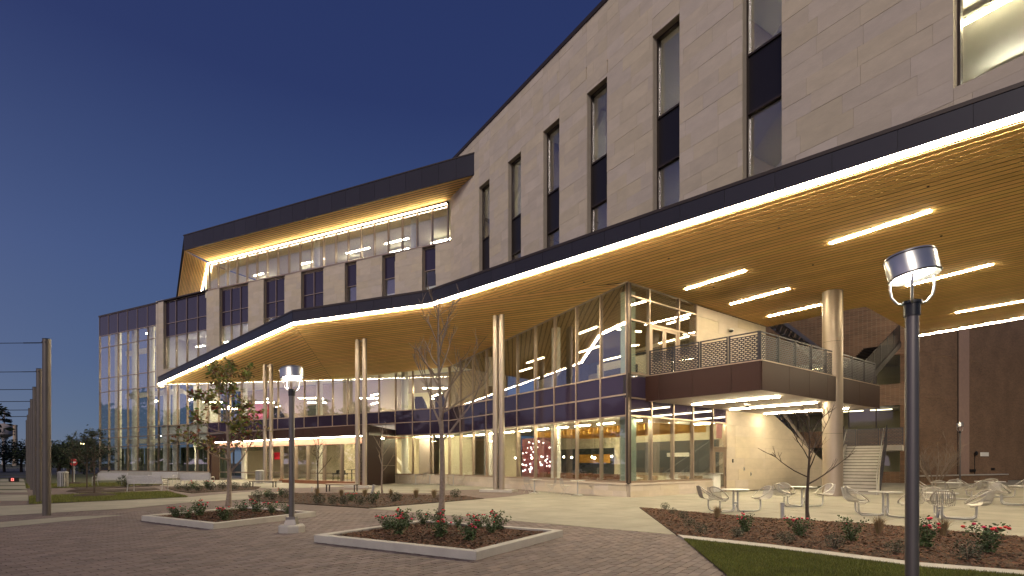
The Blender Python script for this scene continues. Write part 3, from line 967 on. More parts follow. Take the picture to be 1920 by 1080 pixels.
for _ in range(40):
    x = (502.5 - CX) / F * Yp
    Yp += ((EYE + (HY - 682) / F * Yp) < surf(x, Yp)) * 0.2 - ((EYE + (HY - 682) / F * Yp) > surf(x, Yp)) * 0.2
pair(502.5, Yp, 0.66, 'tall paired steel tube column farthest under the canopy')
print('pair3 Y', Yp)
xc, yc = (1561 - CX) / F * 25.75, 25.75
big = MB(); big.lathe([(0.44, 0.0), (0.44, 3.0)], (xc, yc, 0), 40)
bigc = big.build('round_column', 'steel', BLD, True)
bigc['label'] = 'thick round metal clad column passing through the balcony'
for z0, z1 in ((3.015, 7.4), (7.415, z_right(xc, yc))):
    b = MB(); b.lathe([(0.44, z0), (0.44, z1)], (xc, yc, 0), 40); b.build('column_casing', 'steel', bigc, True)
b = MB(); b.lathe([(0.43, 2.9), (0.43, 7.5)], (xc, yc, 0), 24); b.build('column_core', 'black', bigc)

# ---- balcony
B0 = FR.xy(FR.u(1211)); B1 = (9.97, 21.35); B2 = (19.64, 28.55); B3 = (17.3, 32.2); B4 = FR.xy(UE - 0.2)
ZS0, ZS1 = 4.52, 5.70
bal = MB().prism([B0, B1, B2, B3, B4], ZS0 + 0.06, ZS1 - 0.04).build('balcony', 'bronze_trim', BLD)
bal['label'] = 'projecting balcony with brown metal fascia and perforated railing'
MB().prism([(B0[0] + .1, B0[1] + .12), (B1[0], B1[1] + .1), (B2[0] - .1, B2[1]), (B3[0], B3[1] - .1), B4], ZS0 + 0.02, ZS0 + 0.055).build('balcony_soffit', 'taupe', bal)
FB1 = Facade(B0, (B1[0] - B0[0], B1[1] - B0[1]), (-(B0[1] - B1[1]), -(B1[0] - B0[0])))
FB2 = Facade(B1, (B2[0] - B1[0], B2[1] - B1[1]), (B2[1] - B1[1], -(B2[0] - B1[0])))
for Fb, pxs, L in ((FB1, [1236, 1300, 1372], (Vector(B1) - Vector(B0)).length), (FB2, [1478, 1516, 1549.5, 1581, 1610], (Vector(B2) - Vector(B1)).length)):
    us = [0.0] + [Fb.u(p) for p in pxs] + [L]
    for a, b in zip(us, us[1:]):
        Fb.box(MB(), a + 0.008, b - 0.008, ZS0, ZS1, 0.0, 0.045).build('fascia_panel', 'brown', bal)
    Fb.box(MB(), 0, L + 0.04, ZS1 + 0.002, ZS1 + 0.04, -0.15, 0.06).build('coping', 'mull', bal)
    Fb.box(MB(), 0, L, ZS0 + 0.01, ZS1 - 0.01, -0.02, -0.001).build('fascia_backing', 'black', bal)
def lattice(p, q, h, parent, z0=None, mt='bronze', name='railing_panel', tie=0.18, pitch=0.082, bar=0.046):
    """perforated guard panel from point p to q (3D foot points): staggered slots between flat bars"""
    p, q = Vector(p), Vector(q)
    d = q - p; L = math.hypot(d.x, d.y)
    dx, dy, dz = d.x / L, d.y / L, d.z / L
    nx, ny = dy, -dx
    th = 0.006
    mb = MB()
    def blk(t0, t1, h0, h1, th=th):
        c = [(t0, -th), (t1, -th), (t1, th), (t0, th)]
        P = [(p.x + dx * t + nx * -o, p.y + dy * t + ny * -o, p.z + dz * t) for t, o in c]
        mb.hexa([(a, b_, c_ + h0) for a, b_, c_ in P], [(a, b_, c_ + h1) for a, b_, c_ in P])
    blk(0, L, 0, 0.06, 0.02); blk(0, L, h - 0.05, h, 0.02); blk(0, 0.05, 0.06, h - 0.05, 0.02); blk(L - 0.05, L, 0.06, h - 0.05, 0.02)
    y = 0.06; r = 0
    while y + pitch < h - 0.05:
        blk(0.05, L - 0.05, y + pitch - bar, y + pitch)
        t = 0.05 + (tie / 2 if r % 2 else tie)
        while t < L - 0.09:
            blk(t, t + 0.05, y, y + pitch - bar); t += tie
        y += pitch; r += 1
    return mb.build(name, mt, parent)
def rail_run(Fb, us, parent, o=-0.10):
    for a, b in zip(us, us[1:]):
        lattice(Fb.pt(a + 0.03, ZS1 + 0.06, o), Fb.pt(b - 0.03, ZS1 + 0.06, o), 1.17, parent)
    for u in us:
        Fb.box(MB(), u - 0.02, u + 0.02, ZS1 - 0.02, ZS1 + 1.24, o - 0.09, o - 0.03).build('railing_post', 'bronze', parent)
LB1 = (Vector(B1) - Vector(B0)).length; LB2 = (Vector(B2) - Vector(B1)).length
rail_run(FB1, [0.12 + (LB1 - 0.22) * k / 4 for k in range(5)], bal)
rail_run(FB2, [0.10 + (LB2 - 0.3) * k / 8 for k in range(9)], bal)

# ---- entrance portal
C0 = (-9.86, 36.4); C1 = (-27.9, 49.2)
FP = Facade(C0, (C1[0] - C0[0], C1[1] - C0[1]), (-12.8, -18.04))
LP = (Vector(C1) - Vector(C0)).length
side_end = FL.xy(up)
pr = MB()
pr.prism([C0, C1, FL.xy(ul), side_end], 4.08, 4.2)
portal = pr.build('entrance_portal', 'brown', BLD)
portal['label'] = 'dark brown metal entrance portal with glowing light line'
NPp = 9
for k in range(NPp):
    FP.box(MB(), LP * k / NPp + 0.006, LP * (k + 1) / NPp - 0.006, 3.50, 4.22, -0.12, 0.03).build('fascia_panel', 'brown', portal)
FP.box(MB(), 0.35, LP - 0.3, 3.44, 3.49, -0.10, 0.01).build('light_strip', 'led_portal', portal)
FP.box(MB(), 0.3, LP - 0.3, 2.98, 3.43, -0.75, -0.55).build('copper_band', 'copper', portal)
FS = Facade(C0, (side_end[0] - C0[0], side_end[1] - C0[1]), (side_end[1] - C0[1], -(side_end[0] - C0[0])))
LS = (Vector(side_end) - Vector(C0)).length
for k, (a, b) in enumerate(((0, 0.34), (0.34, 0.67), (0.67, 1))):
    for z0, z1 in ((0.03, 1.4), (1.4, 2.8), (2.8, 4.22)):
        FS.box(MB(), LS * a + 0.006, LS * b - 0.006, z0 + 0.006, z1 - 0.006, -0.25, 0.02).build('side_panel', 'brown', portal)
FP.box(MB(), 0.0, 0.32, 0.03, 3.5, -1.2, 0.02).build('portal_jamb', 'brown', portal)
FP.box(MB(), LP - 0.4, LP, 0.03, 3.5, -0.7, 0.02).build('portal_jamb', 'brown', portal)
FP.box(MB(), 0.0, LP, 3.45, 3.49, -4, -0.76).build('portal_soffit', 'copper', portal)
upx = [FP.u(p) for p in (683, 661, 627, 594, 563, 541, 514)]
for a, b in zip(upx, upx[1:]):
    FP.box(MB(), a + 0.05, b - 0.05, 0.28, 2.98, -0.66, -0.64).build('pane', 'glass', portal)
    FP.box(MB(), b - 0.035, b + 0.035, 0.26, 3.0, -0.80, -0.52).build('fin', 'mull', portal)
FP.box(MB(), upx[0], upx[-1], 0.0, 0.26, -0.95, -0.40).build('bench_sill', 'wood_dark', portal)
ud0, ud1 = upx[-1] + 0.1, LP - 0.55
for k in range(3):
    a = ud0 + (ud1 - ud0) * k / 3; b = ud0 + (ud1 - ud0) * (k + 1) / 3
    dd = door(FP, a, b, 0.02, 2.6, -0.66, 'mull', 2)
    dd.parent = BLD
    FP.box(MB(), a + 0.04, b - 0.04, 2.64, 2.96, -0.67, -0.65).build('pane', 'glass', portal)
# ---- interior of the right wing (dining hall below, lounge above)
def uo(Fc, px, o):
    k = (px - CX) / F; A_ = Fc.A + Fc.n * o
    return (k * A_.y - A_.x) / (Fc.d.x - k * Fc.d.y)
def uof(Fc, x, y): return (Vector((x, y)) - Fc.A).dot(Fc.d)
RW = [FT.xy(0.3, -0.15), FT.xy(uT - 0.2, -0.2), FR.xy(0.3, -0.42), FR.xy(9.6, -0.42), FT.xy(-2.0, -9.6)]
MB().prism(RW, -0.15, 0.03).build('floor_slab', 'floor', BLD)
MB().prism(RW, 3.92, 5.60).build('floor_slab', 'white', BLD)
MB().prism(RW, lambda x, y: sof_T(min(max(uof(FT, x, y), 0), uT)) + 0.0, lambda x, y: 10.5).build('ceiling', 'wood_int', BLD)
FT.box(MB(), -2.5, uT - 1.4, 0.0, 3.9, -9.9, -9.6).build('interior_wall', 'cream', BLD)
FT.box(MB(), -2.5, uT - 1.4, 5.6, 9.9, -9.9, -9.6).build('interior_wall', 'stone_int', BLD)
FT.box(MB(), uo(FT, 1030, -9.5), uo(FT, 1150, -9.5), 0.03, 2.7, -9.59, -9.45).build('slate_wall', 'darkwall', BLD)
FT.box(MB(), uo(FT, 1192, -9.5), uT - 1.45, 0.95, 3.0, -9.59, -9.45).build('slate_wall', 'darkwall', BLD)
FT.box(MB(), 0.0, 2.8, 0.03, 3.9, -4.6, -4.4).build('stone_partition', 'stone_int', BLD)
FT.box(MB(), 5.0, 8.6, 0.03, 3.3, -3.4, -3.2).build('maroon_partition', 'maroon', BLD)
for k, (uu, oo) in enumerate(((3.6, -1.3), (11.2, -1.4))):
    c = MB(); c.lathe([(0.30, 0.03), (0.30, 3.9)], (*FT.xy(uu, oo), 0), 20); c.build('interior_column', 'white', BLD, True)
    c = MB(); c.lathe([(0.26, 5.6), (0.26, 9.6)], (*FT.xy(uu, oo), 0), 20); c.build('interior_column', 'white', BLD, True)
MB().box((*FT.xy(uT - 0.75, -0.75), 1.95), (0.55, 0.55, 3.8), 0.6).build('corner_column', 'green_glass', BLD)
MB().box((*FT.xy(uT - 0.75, -0.75), 7.7), (0.50, 0.50, 4.2), 0.6).build('corner_column', 'green_glass', BLD)
# lounge wall with screens and dark clerestory band
FT.box(MB(), 3.0, uT - 1.0, 8.4, 9.3, -9.59, -9.5).build('dark_band', 'darkwall', BLD)
FT.box(MB(), uT - 8.5, uT - 4.2, 5.6, 8.0, -6.0, -5.8).build('stone_partition', 'cream', BLD)
FT.box(MB(), uT - 7.8, uT - 4.9, 5.9, 7.5, -5.79, -5.74).build('screen_wall', 'darkwall', BLD)
# dropped timber baffle ceiling of the dining hall
for k in range(26):
    FT.box(MB(), 8.2 + k * 0.38, 8.26 + k * 0.38, 3.25, 3.6, -6.5, -2.2).build('ceiling_baffle', 'ochre', BLD)

# ---- interior of the long left wing
FL.box(MB(), 0.2, UL2 - 0.2, -0.15, 0.02, -9.5, -0.15).build('floor_slab', 'floor', BLD)
FL.box(MB(), 0.2, UL1 - 0.3, 3.95, 5.55, -9.5, -0.15).build('floor_slab', 'white', BLD)
lc = MB(); LWp = [FL.xy(0.2, -0.1), FL.xy(UL1 - 0.1, -0.1), FL.xy(UL1 - 0.1, -9.5), FL.xy(0.2, -9.5)]
MB().prism(LWp, lambda x, y: 10.35, lambda x, y: 10.8).build('ceiling', 'white', BLD)
FL.box(MB(), 0.2, UL1 - 0.5, 0.02, 3.94, -9.8, -9.5).build('interior_wall', 'stone_int', BLD)
FL.box(MB(), 0.2, UL1 - 0.5, 5.56, 10.3, -9.8, -9.5).build('interior_wall', 'taupe', BLD)
def uo(Fc, px, o):
    k = (px - CX) / F; A_ = Fc.A + Fc.n * o
    return (k * A_.y - A_.x) / (Fc.d.x - k * Fc.d.y)
FL.box(MB(), uo(FL, 503, -6), uo(FL, 447, -6), 5.6, 8.1, -6.2, -6.0).build('red_wall', 'red', BLD)
FL.box(MB(), uo(FL, 592, -5), uo(FL, 575, -5), 5.6, 7.4, -5.2, -5.1).build('grey_partition', 'darkwall', BLD)
FL.box(MB(), uo(FL, 805, -6), uo(FL, 762, -6), 5.6, 8.0, -6.2, -6.0).build('stone_partition', 'cream', BLD)
for px_ in (430, 572, 735):
    c = MB(); c.lathe([(0.28, 5.55), (0.28, 10.3)], (*FL.xy(FL.u(px_), -1.6), 0), 18); c.build('interior_column', 'white', BLD, True)
    c = MB(); c.lathe([(0.28, 0.02), (0.28, 3.95)], (*FL.xy(FL.u(px_), -1.6), 0), 18); c.build('interior_column', 'white', BLD, True)
# lobby stair stringer and stone wall behind the entrance glass
FL.box(MB(), FL.u(735), FL.u(560), 0.02, 3.94, -5.2, -5.0).build('stone_partition', 'stone_int', BLD)
st = MB(); st.tube([FL.pt(FL.u(640), 3.9, -3.2), FL.pt(FL.u(712), 0.15, -3.2)], 0.16, 4); st.build('lobby_stair', 'white', BLD)
st = MB(); st.tube([FL.pt(FL.u(640), 3.9, -4.6), FL.pt(FL.u(712), 0.15, -4.6)], 0.16, 4); st.build('lobby_stair', 'white', BLD)
FL.box(MB(), uo(FL, 527, -4.9), uo(FL, 514, -4.9), 1.95, 2.7, -5.0, -4.9).build('red_panel', 'red', BLD)
# dark wall end by the portal on the ground floor
FL.box(MB(), FL.u(768), FL.u(742), 0.02, 3.9, -3.2, -3.0).build('interior_wall', 'taupe', BLD)
FL.box(MB(), FL.u(835), FL.u(768), 0.02, 3.9, -4.2, -4.0).build('stone_partition', 'cream', BLD)

# ---- glazed atrium at the far end
FL.box(MB(), UL1 - 0.2, UL2, 18.45, 18.68, -11.5, -0.3).build('roof_deck', 'white', BLD)
FL.box(MB(), UL1 - 0.6, UL1 - 0.3, 10.9, 18.4, -9.0, -0.4).build('interior_wall', 'white', BLD)
for k in range(7):                                  # rear glazing, seen through the front
    uu = UL1 + (UL2 - UL1) * k / 6
    FL.box(MB(), uu - 0.05, uu + 0.05, 0.0, 18.4, -11.6, -11.4).build('mullion', 'mull', BLD)
for z in (3.4, 5.5, 9.85, 11.5, 15.0):
    FL.box(MB(), UL1, UL2, z - 0.05, z + 0.05, -11.55, -11.45).build('transom', 'mull', BLD)
for z in (3.9, 9.4, 14.6):                          # gallery edges
    FL.box(MB(), UL1 + 0.5, UL2 - 0.3, z, z + 0.55, -2.9, -2.6).build('gallery_beam', 'white', BLD)
    b = MB(); b.tube([FL.pt(UL1 + 0.3, z + 0.3, -2.7), FL.pt(UL2 - 2.0, z + 0.3, -10.5)], 0.22, 4); b.build('gallery_beam', 'white', BLD)
FL.box(MB(), UL1 + 0.2, UL1 + 5.2, 0.02, 18.4, -7.2, -7.0).build('added_screen_wall', 'white', BLD)  # wall added to block the blue sky showing through the atrium
for k, (px_, oo) in enumerate(((200, -1.2), (232, -1.2), (262, -1.2), (291, -1.2), (312, -1.0), (330, -3.0))):
    c = MB(); c.lathe([(0.34, 0.02), (0.34, 18.4 if px_ < 300 else 10.2)], (*FL.xy(FL.u(px_), oo), 0), 20); c.build('interior_column', 'white', BLD, True)
for k in range(30):                                 # tall pleated curtains along the ground floor
    uu = FL.u(392) + (UL2 - FL.u(392)) * k / 30
    FL.box(MB(), uu + 0.02, uu + 0.46, 0.05, 3.3, -1.95 - 0.07 * (k % 2), -1.85 - 0.07 * (k % 2)).build('curtain', mat('curtain_green', (0.085, 0.10, 0.06), 0.9) if k == 0 else bpy.data.materials['curtain_green'], BLD)

# ================================================================== lamps fixed to ceilings (things)
def light_bar(p, q, w, h, mt, label, group=None):
    p, q = Vector(p), Vector(q)
    c = (p + q) / 2; d = q - p
    L = d.length
    mb = MB().box((0, 0, 0), (L, w, h))
    o = mb.build('linear_light', mt)
    o.location = c
    o.rotation_euler = (0, -math.asin(d.z / L), math.atan2(d.y, d.x))
    hs = MB().box((0, 0, h / 2 + 0.012), (L + 0.03, w + 0.03, 0.02))
    hs.build('lamp_housing', 'white', o)
    tag(o, label, 'ceiling light', group)
    return o
def soffit_bar(x1, y1, x2, y2, label):
    P = []
    for x, y in ((x1, y1), (x2, y2)):
        Y = 25.0
        for _ in range(60):
            X = (x - CX) / F * Y
            Y = (z_right(X, Y) - 0.006 - EYE) * F / (HY - y)
        P.append(((x - CX) / F * Y, Y, z_right((x - CX) / F * Y, Y) - 0.006))
    light_bar(P[0], P[1], 0.15, 0.05, 'led_soft', label, 'linear lights set into the timber soffit')
soffit_bar(1557, 456, 1745, 395, 'long glowing bar in the timber soffit left above the near lamp post')
soffit_bar(1286, 542, 1397, 507, 'short glowing soffit bar nearest the glass corner, leftmost of the row above the balcony')
soffit_bar(1370, 570, 1479, 541, 'second glowing soffit bar of the row above the balcony')
soffit_bar(1441, 593, 1538, 571, 'third glowing soffit bar, ending at the round column')
soffit_bar(1700, 536, 1861, 495, 'glowing soffit bar passing behind the near lamp head')
soffit_bar(1792, 586, 1925, 563, 'glowing soffit bar at the right edge above the brick building')
def slab_bar(x1, y1, x2, y2, z, label):
    P = [((x - CX) / F * (z - EYE) * F / (HY - y), (z - EYE) * F / (HY - y), z) for x, y in ((x1, y1), (x2, y2))]
    light_bar(P[0], P[1], 0.11, 0.05, 'led_soft', label, 'linear lights under the balcony')
slab_bar(1298, 759, 1462, 744, 4.49, 'front glowing bar under the balcony, nearest its brown edge')
slab_bar(1369, 768, 1531, 755, 4.49, 'middle glowing bar under the balcony')
slab_bar(1433, 776, 1590, 766, 4.49, 'rear glowing bar under the balcony, behind the round column')
G1 = 'linear lights along the dining hall glass'
for i in range(10):
    a, b = usT[i] + 0.45, usT[i + 1] - 0.25
    light_bar(FT.pt(a, 3.62, -1.1), FT.pt(b, 3.62, -1.1), 0.14, 0.06, 'led_int', 'added bar light deep in the ground floor dining hall', G1)
for i in range(6):  # second row, added to brighten the back of the dining hall
    a = 7.0 + i * 1.9
    light_bar(FT.pt(a, 3.78, -7.2), FT.pt(a + 1.2, 3.78, -7.2), 0.16, 0.06, 'led_int', 'added bar light deep in the ground floor dining hall', G1)
G2 = 'linear lights in the upstairs lounge'
for i, (u, o, du, do) in enumerate(((5.2, -3.5, 2.2, 0.2), (9.0, -5.0, 2.2, 0.2), (12.2, -2.2, 1.9, 0.2), (14.0, -3.6, 0.3, -1.6), (16.0, -5.5, 1.5, 0.1), (2.6, -4.5, 2.0, 0.2), (8.0, -8.0, 2.5, 0), (13.0, -8.2, 2.5, 0))):
    z = sof_T(min(u, uT)) - 0.5
    light_bar(FT.pt(u, z, o), FT.pt(u + du, z, o + do), 0.12, 0.06, 'led_lounge', 'glowing bar light in the upstairs right lounge', G2)
G3 = 'linear lights on the second floor of the left wing'
for i in range(15):
    u = 1.5 + i * 2.35
    o = -2.0 - 2.6 * (i % 3)
    z = 7.55 + (0.35 if i > 6 else 0)
    light_bar(FL.pt(u, z, o), FL.pt(u + 1.7, z, o - 0.9 * ((i % 2) * 2 - 1)), 0.11, 0.06, 'led_int', 'glowing bar light on the left wing second floor', G3)
G4 = 'linear lights behind the clerestory'
for px_ in (452, 541, 632, 655, 708, 730):
    u = FL.u(px_)
    light_bar(FL.pt(u, 20.45, -2.4), FL.pt(u + 1.3, 20.45, -2.4), 0.12, 0.06, 'led_cool', 'pale bar light behind the top floor clerestory', G4)
for px_ in (420, 500, 590, 680, 770):
    u = FL.u(px_)
    light_bar(FL.pt(u, 21.4, -6.0), FL.pt(u + 2.4, 21.4, -6.0), 0.12, 0.06, 'led_cool', 'pale bar light behind the top floor clerestory', G4)
G5 = 'linear lights on the third floor of the left wing'
for px_ in (330, 352, 374, 430, 455, 515, 588, 658, 729, 803):
    u = FL.u(px_)
    light_bar(FL.pt(u - 0.7, 14.3, -2.6), FL.pt(u + 0.7, 14.3, -2.6), 0.13, 0.06, 'led_cool', 'pale bar light on the third floor between the stone piers', G5)
G6 = 'linear lights in the lobby'
for i, px_ in enumerate((470, 505, 545, 580, 612, 645, 690, 760, 800)):
    u = FL.u(px_)
    light_bar(FL.pt(u - 0.8, 3.75, -2.4), FL.pt(u + 0.8, 3.75, -2.4), 0.13, 0.06, 'led_int', 'added bar light on the portal ceiling behind the entrance', G6)
for i in range(7):  # extra bars, added to light the dark zone inside the portal
    u = upx[0] + 0.6 + (LP - upx[0] - 1.6) * i / 7
    light_bar(FP.pt(u, 3.38, -2.2), FP.pt(u + 1.3, 3.38, -2.2), 0.12, 0.05, 'led_int', 'added bar light on the portal ceiling behind the entrance', G6)
G7 = 'linear lights in the glazed corner'
for (px_, z, o, du) in ((285, 13.6, -3.0, 1.6), (268, 13.6, -3.6, 1.6), (250, 13.6, -4.2, 1.6), (225, 9.1, -4.0, 1.4), (275, 9.1, -5.0, 1.4), (240, 17.6, -4.0, 2.0), (280, 17.6, -4.0, 2.0), (215, 17.6, -4.0, 2.0), (225, 5.0, -5.0, 2.0), (255, 5.0, -5.0, 2.0), (285, 5.0, -5.0, 2.0)):
    u = FL.u(px_)
    light_bar(FL.pt(u, z, o), FL.pt(u + du, z, o - 0.5), 0.24, 0.06, 'led_int', 'pale bar light inside the glazed far corner of the building', G7)
G8 = 'lights in the tower rooms'
for uu in (4.0, 8.2, 12.5, 18.0, 24.5, 30.0):
    for z in (14.3, 20.1):
        light_bar(FT.pt(uu, z, -5.0), FT.pt(uu + 1.8, z, -5.0), 0.14, 0.06, 'led_cool', 'dim ceiling light inside a tower room', G8)
light_bar(FT.pt(w7[0] - 0.5, 14.3, -1.4), FT.pt(w7[1] + 1.5, 14.3, -1.4), 0.12, 0.07, 'led_int', 'suspended bar light inside the bright window at top right')
FT.box(MB(), w7[0] - 1, w7[1] + 3, 15.06, 15.16, -6.0, -0.47).build('ceiling', 'taupe', BLD)
for k in range(24):
    FT.box(MB(), w7[0] - 1, w7[1] + 3, 14.95, 15.0, -0.66 - k * 0.22, -0.50 - k * 0.22).build('ceiling_batten', 'cream', BLD)
# ================================================================== ground
foot = [FL.xy(0.4, -0.4), FL.xy(UL2, -0.4), FL.xy(UL2, -12), FT.xy(0, -14), (14.5, 34.0), FR.xy(10, -0.6), FR.xy(0.6, -0.6)]
gm = MB()
xs = [-900, -400, -200, -120, -90] + [-80 + 4 * i for i in range(41)] + [95, 120, 200, 400, 900]
ys = [-200, -60, -20, 0] + [4 * i for i in range(1, 31)] + [150, 200, 300, 600, 1500]
idx = {}
for j, y in enumerate(ys):
    for i, x in enumerate(xs):
        idx[i, j] = len(gm.v)
        gm.v.append((x, y, -0.35 if inside((x, y), foot) else -0.02))
for j in range(len(ys) - 1):
    for i in range(len(xs) - 1):
        gm.f.append((idx[i, j], idx[i + 1, j], idx[i + 1, j + 1], idx[i, j + 1]))
gm.build('ground', 'earth', kind='structure')
def area(name, pts, z, m, kind='structure', thick=None):
    P = [gp(*p) for p in pts]
    mb = MB()
    if thick: mb.prism(P, z - thick, z)
    else: mb.sheet(P, z)
    return mb.build(name, m, kind=kind)
def clip(poly, ax, lim, keep_less):
    out = []
    n = len(poly)
    for i in range(n):
        a, b = poly[i], poly[(i + 1) % n]
        da, db = a[0] * ax[0] + a[1] * ax[1] - lim, b[0] * ax[0] + b[1] * ax[1] - lim
        if not keep_less: da, db = -da, -db
        if da <= 0: out.append(a)
        if (da < 0) != (db < 0) and da != db:
            k = da / (da - db); out.append((a[0] + (b[0] - a[0]) * k, a[1] + (b[1] - a[1]) * k))
    return out
def slab_field(name, pts, z, size, ang):
    """cast concrete slabs with open joints over a darker bed"""
    P = [gp(*p) for p in pts]
    bed = MB().sheet(P, z - 0.008).build(name, 'stone_joint', kind='structure')
    ax, ay = (math.cos(ang), math.sin(ang)), (-math.sin(ang), math.cos(ang))
    us = [p[0] * ax[0] + p[1] * ax[1] for p in P]; vs = [p[0] * ay[0] + p[1] * ay[1] for p in P]
    a = math.floor(min(us) / size); 
    while a * size < max(us):
        b = math.floor(min(vs) / size)
        while b * size < max(vs):
            q = P
            for axs, lim, kl in ((ax, a * size + .007, False), (ax, (a + 1) * size - .007, True), (ay, b * size + .007, False), (ay, (b + 1) * size - .007, True)):
                if len(q) > 2: q = clip(q, axs, lim, kl)
            if len(q) > 2:
                ar = abs(sum(q[i][0] * q[(i + 1) % len(q)][1] - q[(i + 1) % len(q)][0] * q[i][1] for i in range(len(q)))) / 2
                if ar > 0.02: MB().prism(q, z - 0.006, z + R.uniform(-.0012, .0012)).build('concrete_slab', 'concrete', bed)
            b += 1
        a += 1
    return bed
# brick plaza: one sheet, the nearest pavers laid on it one by one
plaza_px = [(-900, 1090), (-500, 975), (0, 925), (60, 915), (250, 905), (420, 900), (760, 902), (1180, 925), (1300, 925), (1400, 1085), (1360, 1500), (900, 2600), (-900, 2600)]
plaza = MB().sheet([gp(*p) for p in plaza_px], 0.0).build('plaza_paving', 'paving', kind='structure')
center = [(691, 954), (907, 936), (960, 931), (1010, 924), (1100, 930), (1183, 932), (1199, 953), (1240, 983), (1288, 1010), (1262, 1003)]
slab_field('concrete_terrace', center, 0.014, 3.0, 0.62)
patio_px = [(1183, 932), (1199, 953), (1426.7, 973), (1634.8, 984.5), (1920, 1009.6), (2600, 1075), (2600, 905), (1700, 900), (1560, 915), (1361, 923)]
slab_field('concrete_patio', [p for p in patio_px if p[0] < 2400] [:5] + [(2150, 1030), (2150, 902)] + patio_px[-3:], 0.012, 3.0, 0.62)
area('entry_terrace', [(300, 911), (480, 915), (700, 925), (860, 925), (960, 931), (1010, 924), (1180, 932), (1176, 928), (842, 908), (741, 905), (690, 908), (400, 897), (250, 903)], 0.014, 'concrete')
area('brick_band', [(795, 921), (985, 916), (1010, 924), (960, 931), (907, 936), (870, 930)], 0.018, 'paving')
area('brick_band', [(500, 917), (690, 912), (700, 917), (560, 925)], 0.018, 'paving')
area('concrete_walk', [(-300, 985), (-300, 962), (60, 947), (350, 933), (470, 922), (560, 925), (470, 936), (345, 943), (240, 954), (60, 964)], 0.012, 'concrete')
area('concrete_walk', [(-300, 1005), (-300, 994), (0, 980), (120, 970), (240, 965.5), (170, 973), (0, 990)], 0.012, 'concrete')
for i, (y0, y1) in enumerate(((898, 903), (904.5, 910), (911.5, 917), (919, 923.5), (928, 939))):
    area('concrete_walk', [(-300, y0 + 1), (44 + i * 2, y0), (46 + i * 2, y1), (-300, y1 + 1)], 0.008, 'concrete')
area('lawn', [(54, 946), (352, 932.5), (315, 922), (215, 925), (54, 931.5)], 0.016, 'lawn')
area('lawn', [(48, 908), (48, 916), (200, 914), (320, 909), (290, 905)], 0.016, 'lawn')
lawn_px = [(1282, 1013), (1442, 1031), (1719.6, 1067), (1920, 1083), (2300, 1120), (2300, 1500), (1700, 1500), (1361, 1079)]
area('lawn', lawn_px, 0.020, 'lawn')
bed_r = [(1199, 953), (1426.7, 973), (1634.8, 984.5), (1920, 1009.6), (2250, 1038), (2250, 1108), (1920, 1075.9), (1719.6, 1059.7), (1442, 1025), (1270.6, 1006.5)]
bed_m = [(465, 930), (540, 925.5), (700, 926), (872, 931), (907, 936), (800, 944), (691, 953.5), (470, 939)]
bed_l = [(310, 915), (420, 910), (490, 913), (480, 918), (360, 925), (330, 921)]
bed_f = [(130, 921), (290, 915), (300, 918), (150, 925)]
bed_g = [(130, 914), (300, 908), (300, 911), (150, 918)]
BEDS = [bed_r, bed_m, bed_l, bed_f, bed_g]
for b in BEDS: area('mulch_bed', b, 0.030, 'mulch', thick=0.03)
# kerb between bed and lawn
kp = [gp(x, y) for x, y in ((1262, 1005), (1270.6, 1006.5), (1442, 1025), (1719.6, 1059.7), (1920, 1075.9), (2250, 1108))]
kq = [gp(x, y) for x, y in ((1276, 1012), (1282, 1013), (1442, 1031), (1719.6, 1067), (1920, 1083), (2300, 1117))]
for i in range(1, len(kp) - 1):
    MB().prism([kp[i], kp[i + 1], kq[i + 1], kq[i]], 0.0, 0.05).build('kerb', 'concrete2', kind='structure')
# road far left
area('road', [(-600, 893), (-600, 884), (60, 878.5), (400, 876), (400, 880), (200, 888), (60, 891)], 0.0, 'asphalt')
area('road', [(-600, 897.5), (-600, 894), (60, 892), (60, 896)], 0.0, 'asphalt')
area('far_kerb', [(-600, 881), (-600, 879.5), (60, 877), (60, 878)], 0.02, 'concrete')
# ---- pavers as pieces
PL1 = [gp(588, 1017), gp(893, 1052), gp(1056, 1007), (gp(588, 1017)[0] + gp(1056, 1007)[0] - gp(893, 1052)[0], gp(588, 1017)[1] + gp(1056, 1007)[1] - gp(893, 1052)[1])]
PL2 = [gp(265, 977), gp(400, 993.5), gp(592, 969), (gp(265, 977)[0] + gp(592, 969)[0] - gp(400, 993.5)[0], gp(265, 977)[1] + gp(592, 969)[1] - gp(400, 993.5)[1])]
ca, sa = math.cos(PAV), math.sin(PAV)
excl = [PL1, PL2, [gp(*p) for p in center], [gp(*p) for p in lawn_px], [gp(*p) for p in bed_r], [gp(*p) for p in bed_m]]
plz = [gp(*p) for p in plaza_px]
strips = [[gp(*p) for p in q] for q in ([(-300, 985), (-300, 962), (60, 947), (350, 933), (470, 922), (560, 925), (470, 936), (345, 943), (240, 954), (60, 964)], [(-300, 1005), (-300, 994), (0, 980), (120, 970), (240, 965.5), (170, 973), (0, 990)])]
pv = []
for r in range(-170, 170):
    for c in range(-110, 110):
        a, b = (c + 0.5 * (r % 2)) * 0.28, r * 0.14
        x, y = a * ca - b * sa, 11 + a * sa + b * ca
        if y < 6.8 or y > 17.5 or abs(x) > 0.97 * y + 0.3: continue
        if any(inside((x, y), e) for e in excl) or any(inside((x, y), e) for e in strips) or not inside((x, y), plz): continue
        pv.append((x, y))
pv.sort(key=lambda p: (p[1] < 7.55, p[1]))
restp = MB(); shared = None
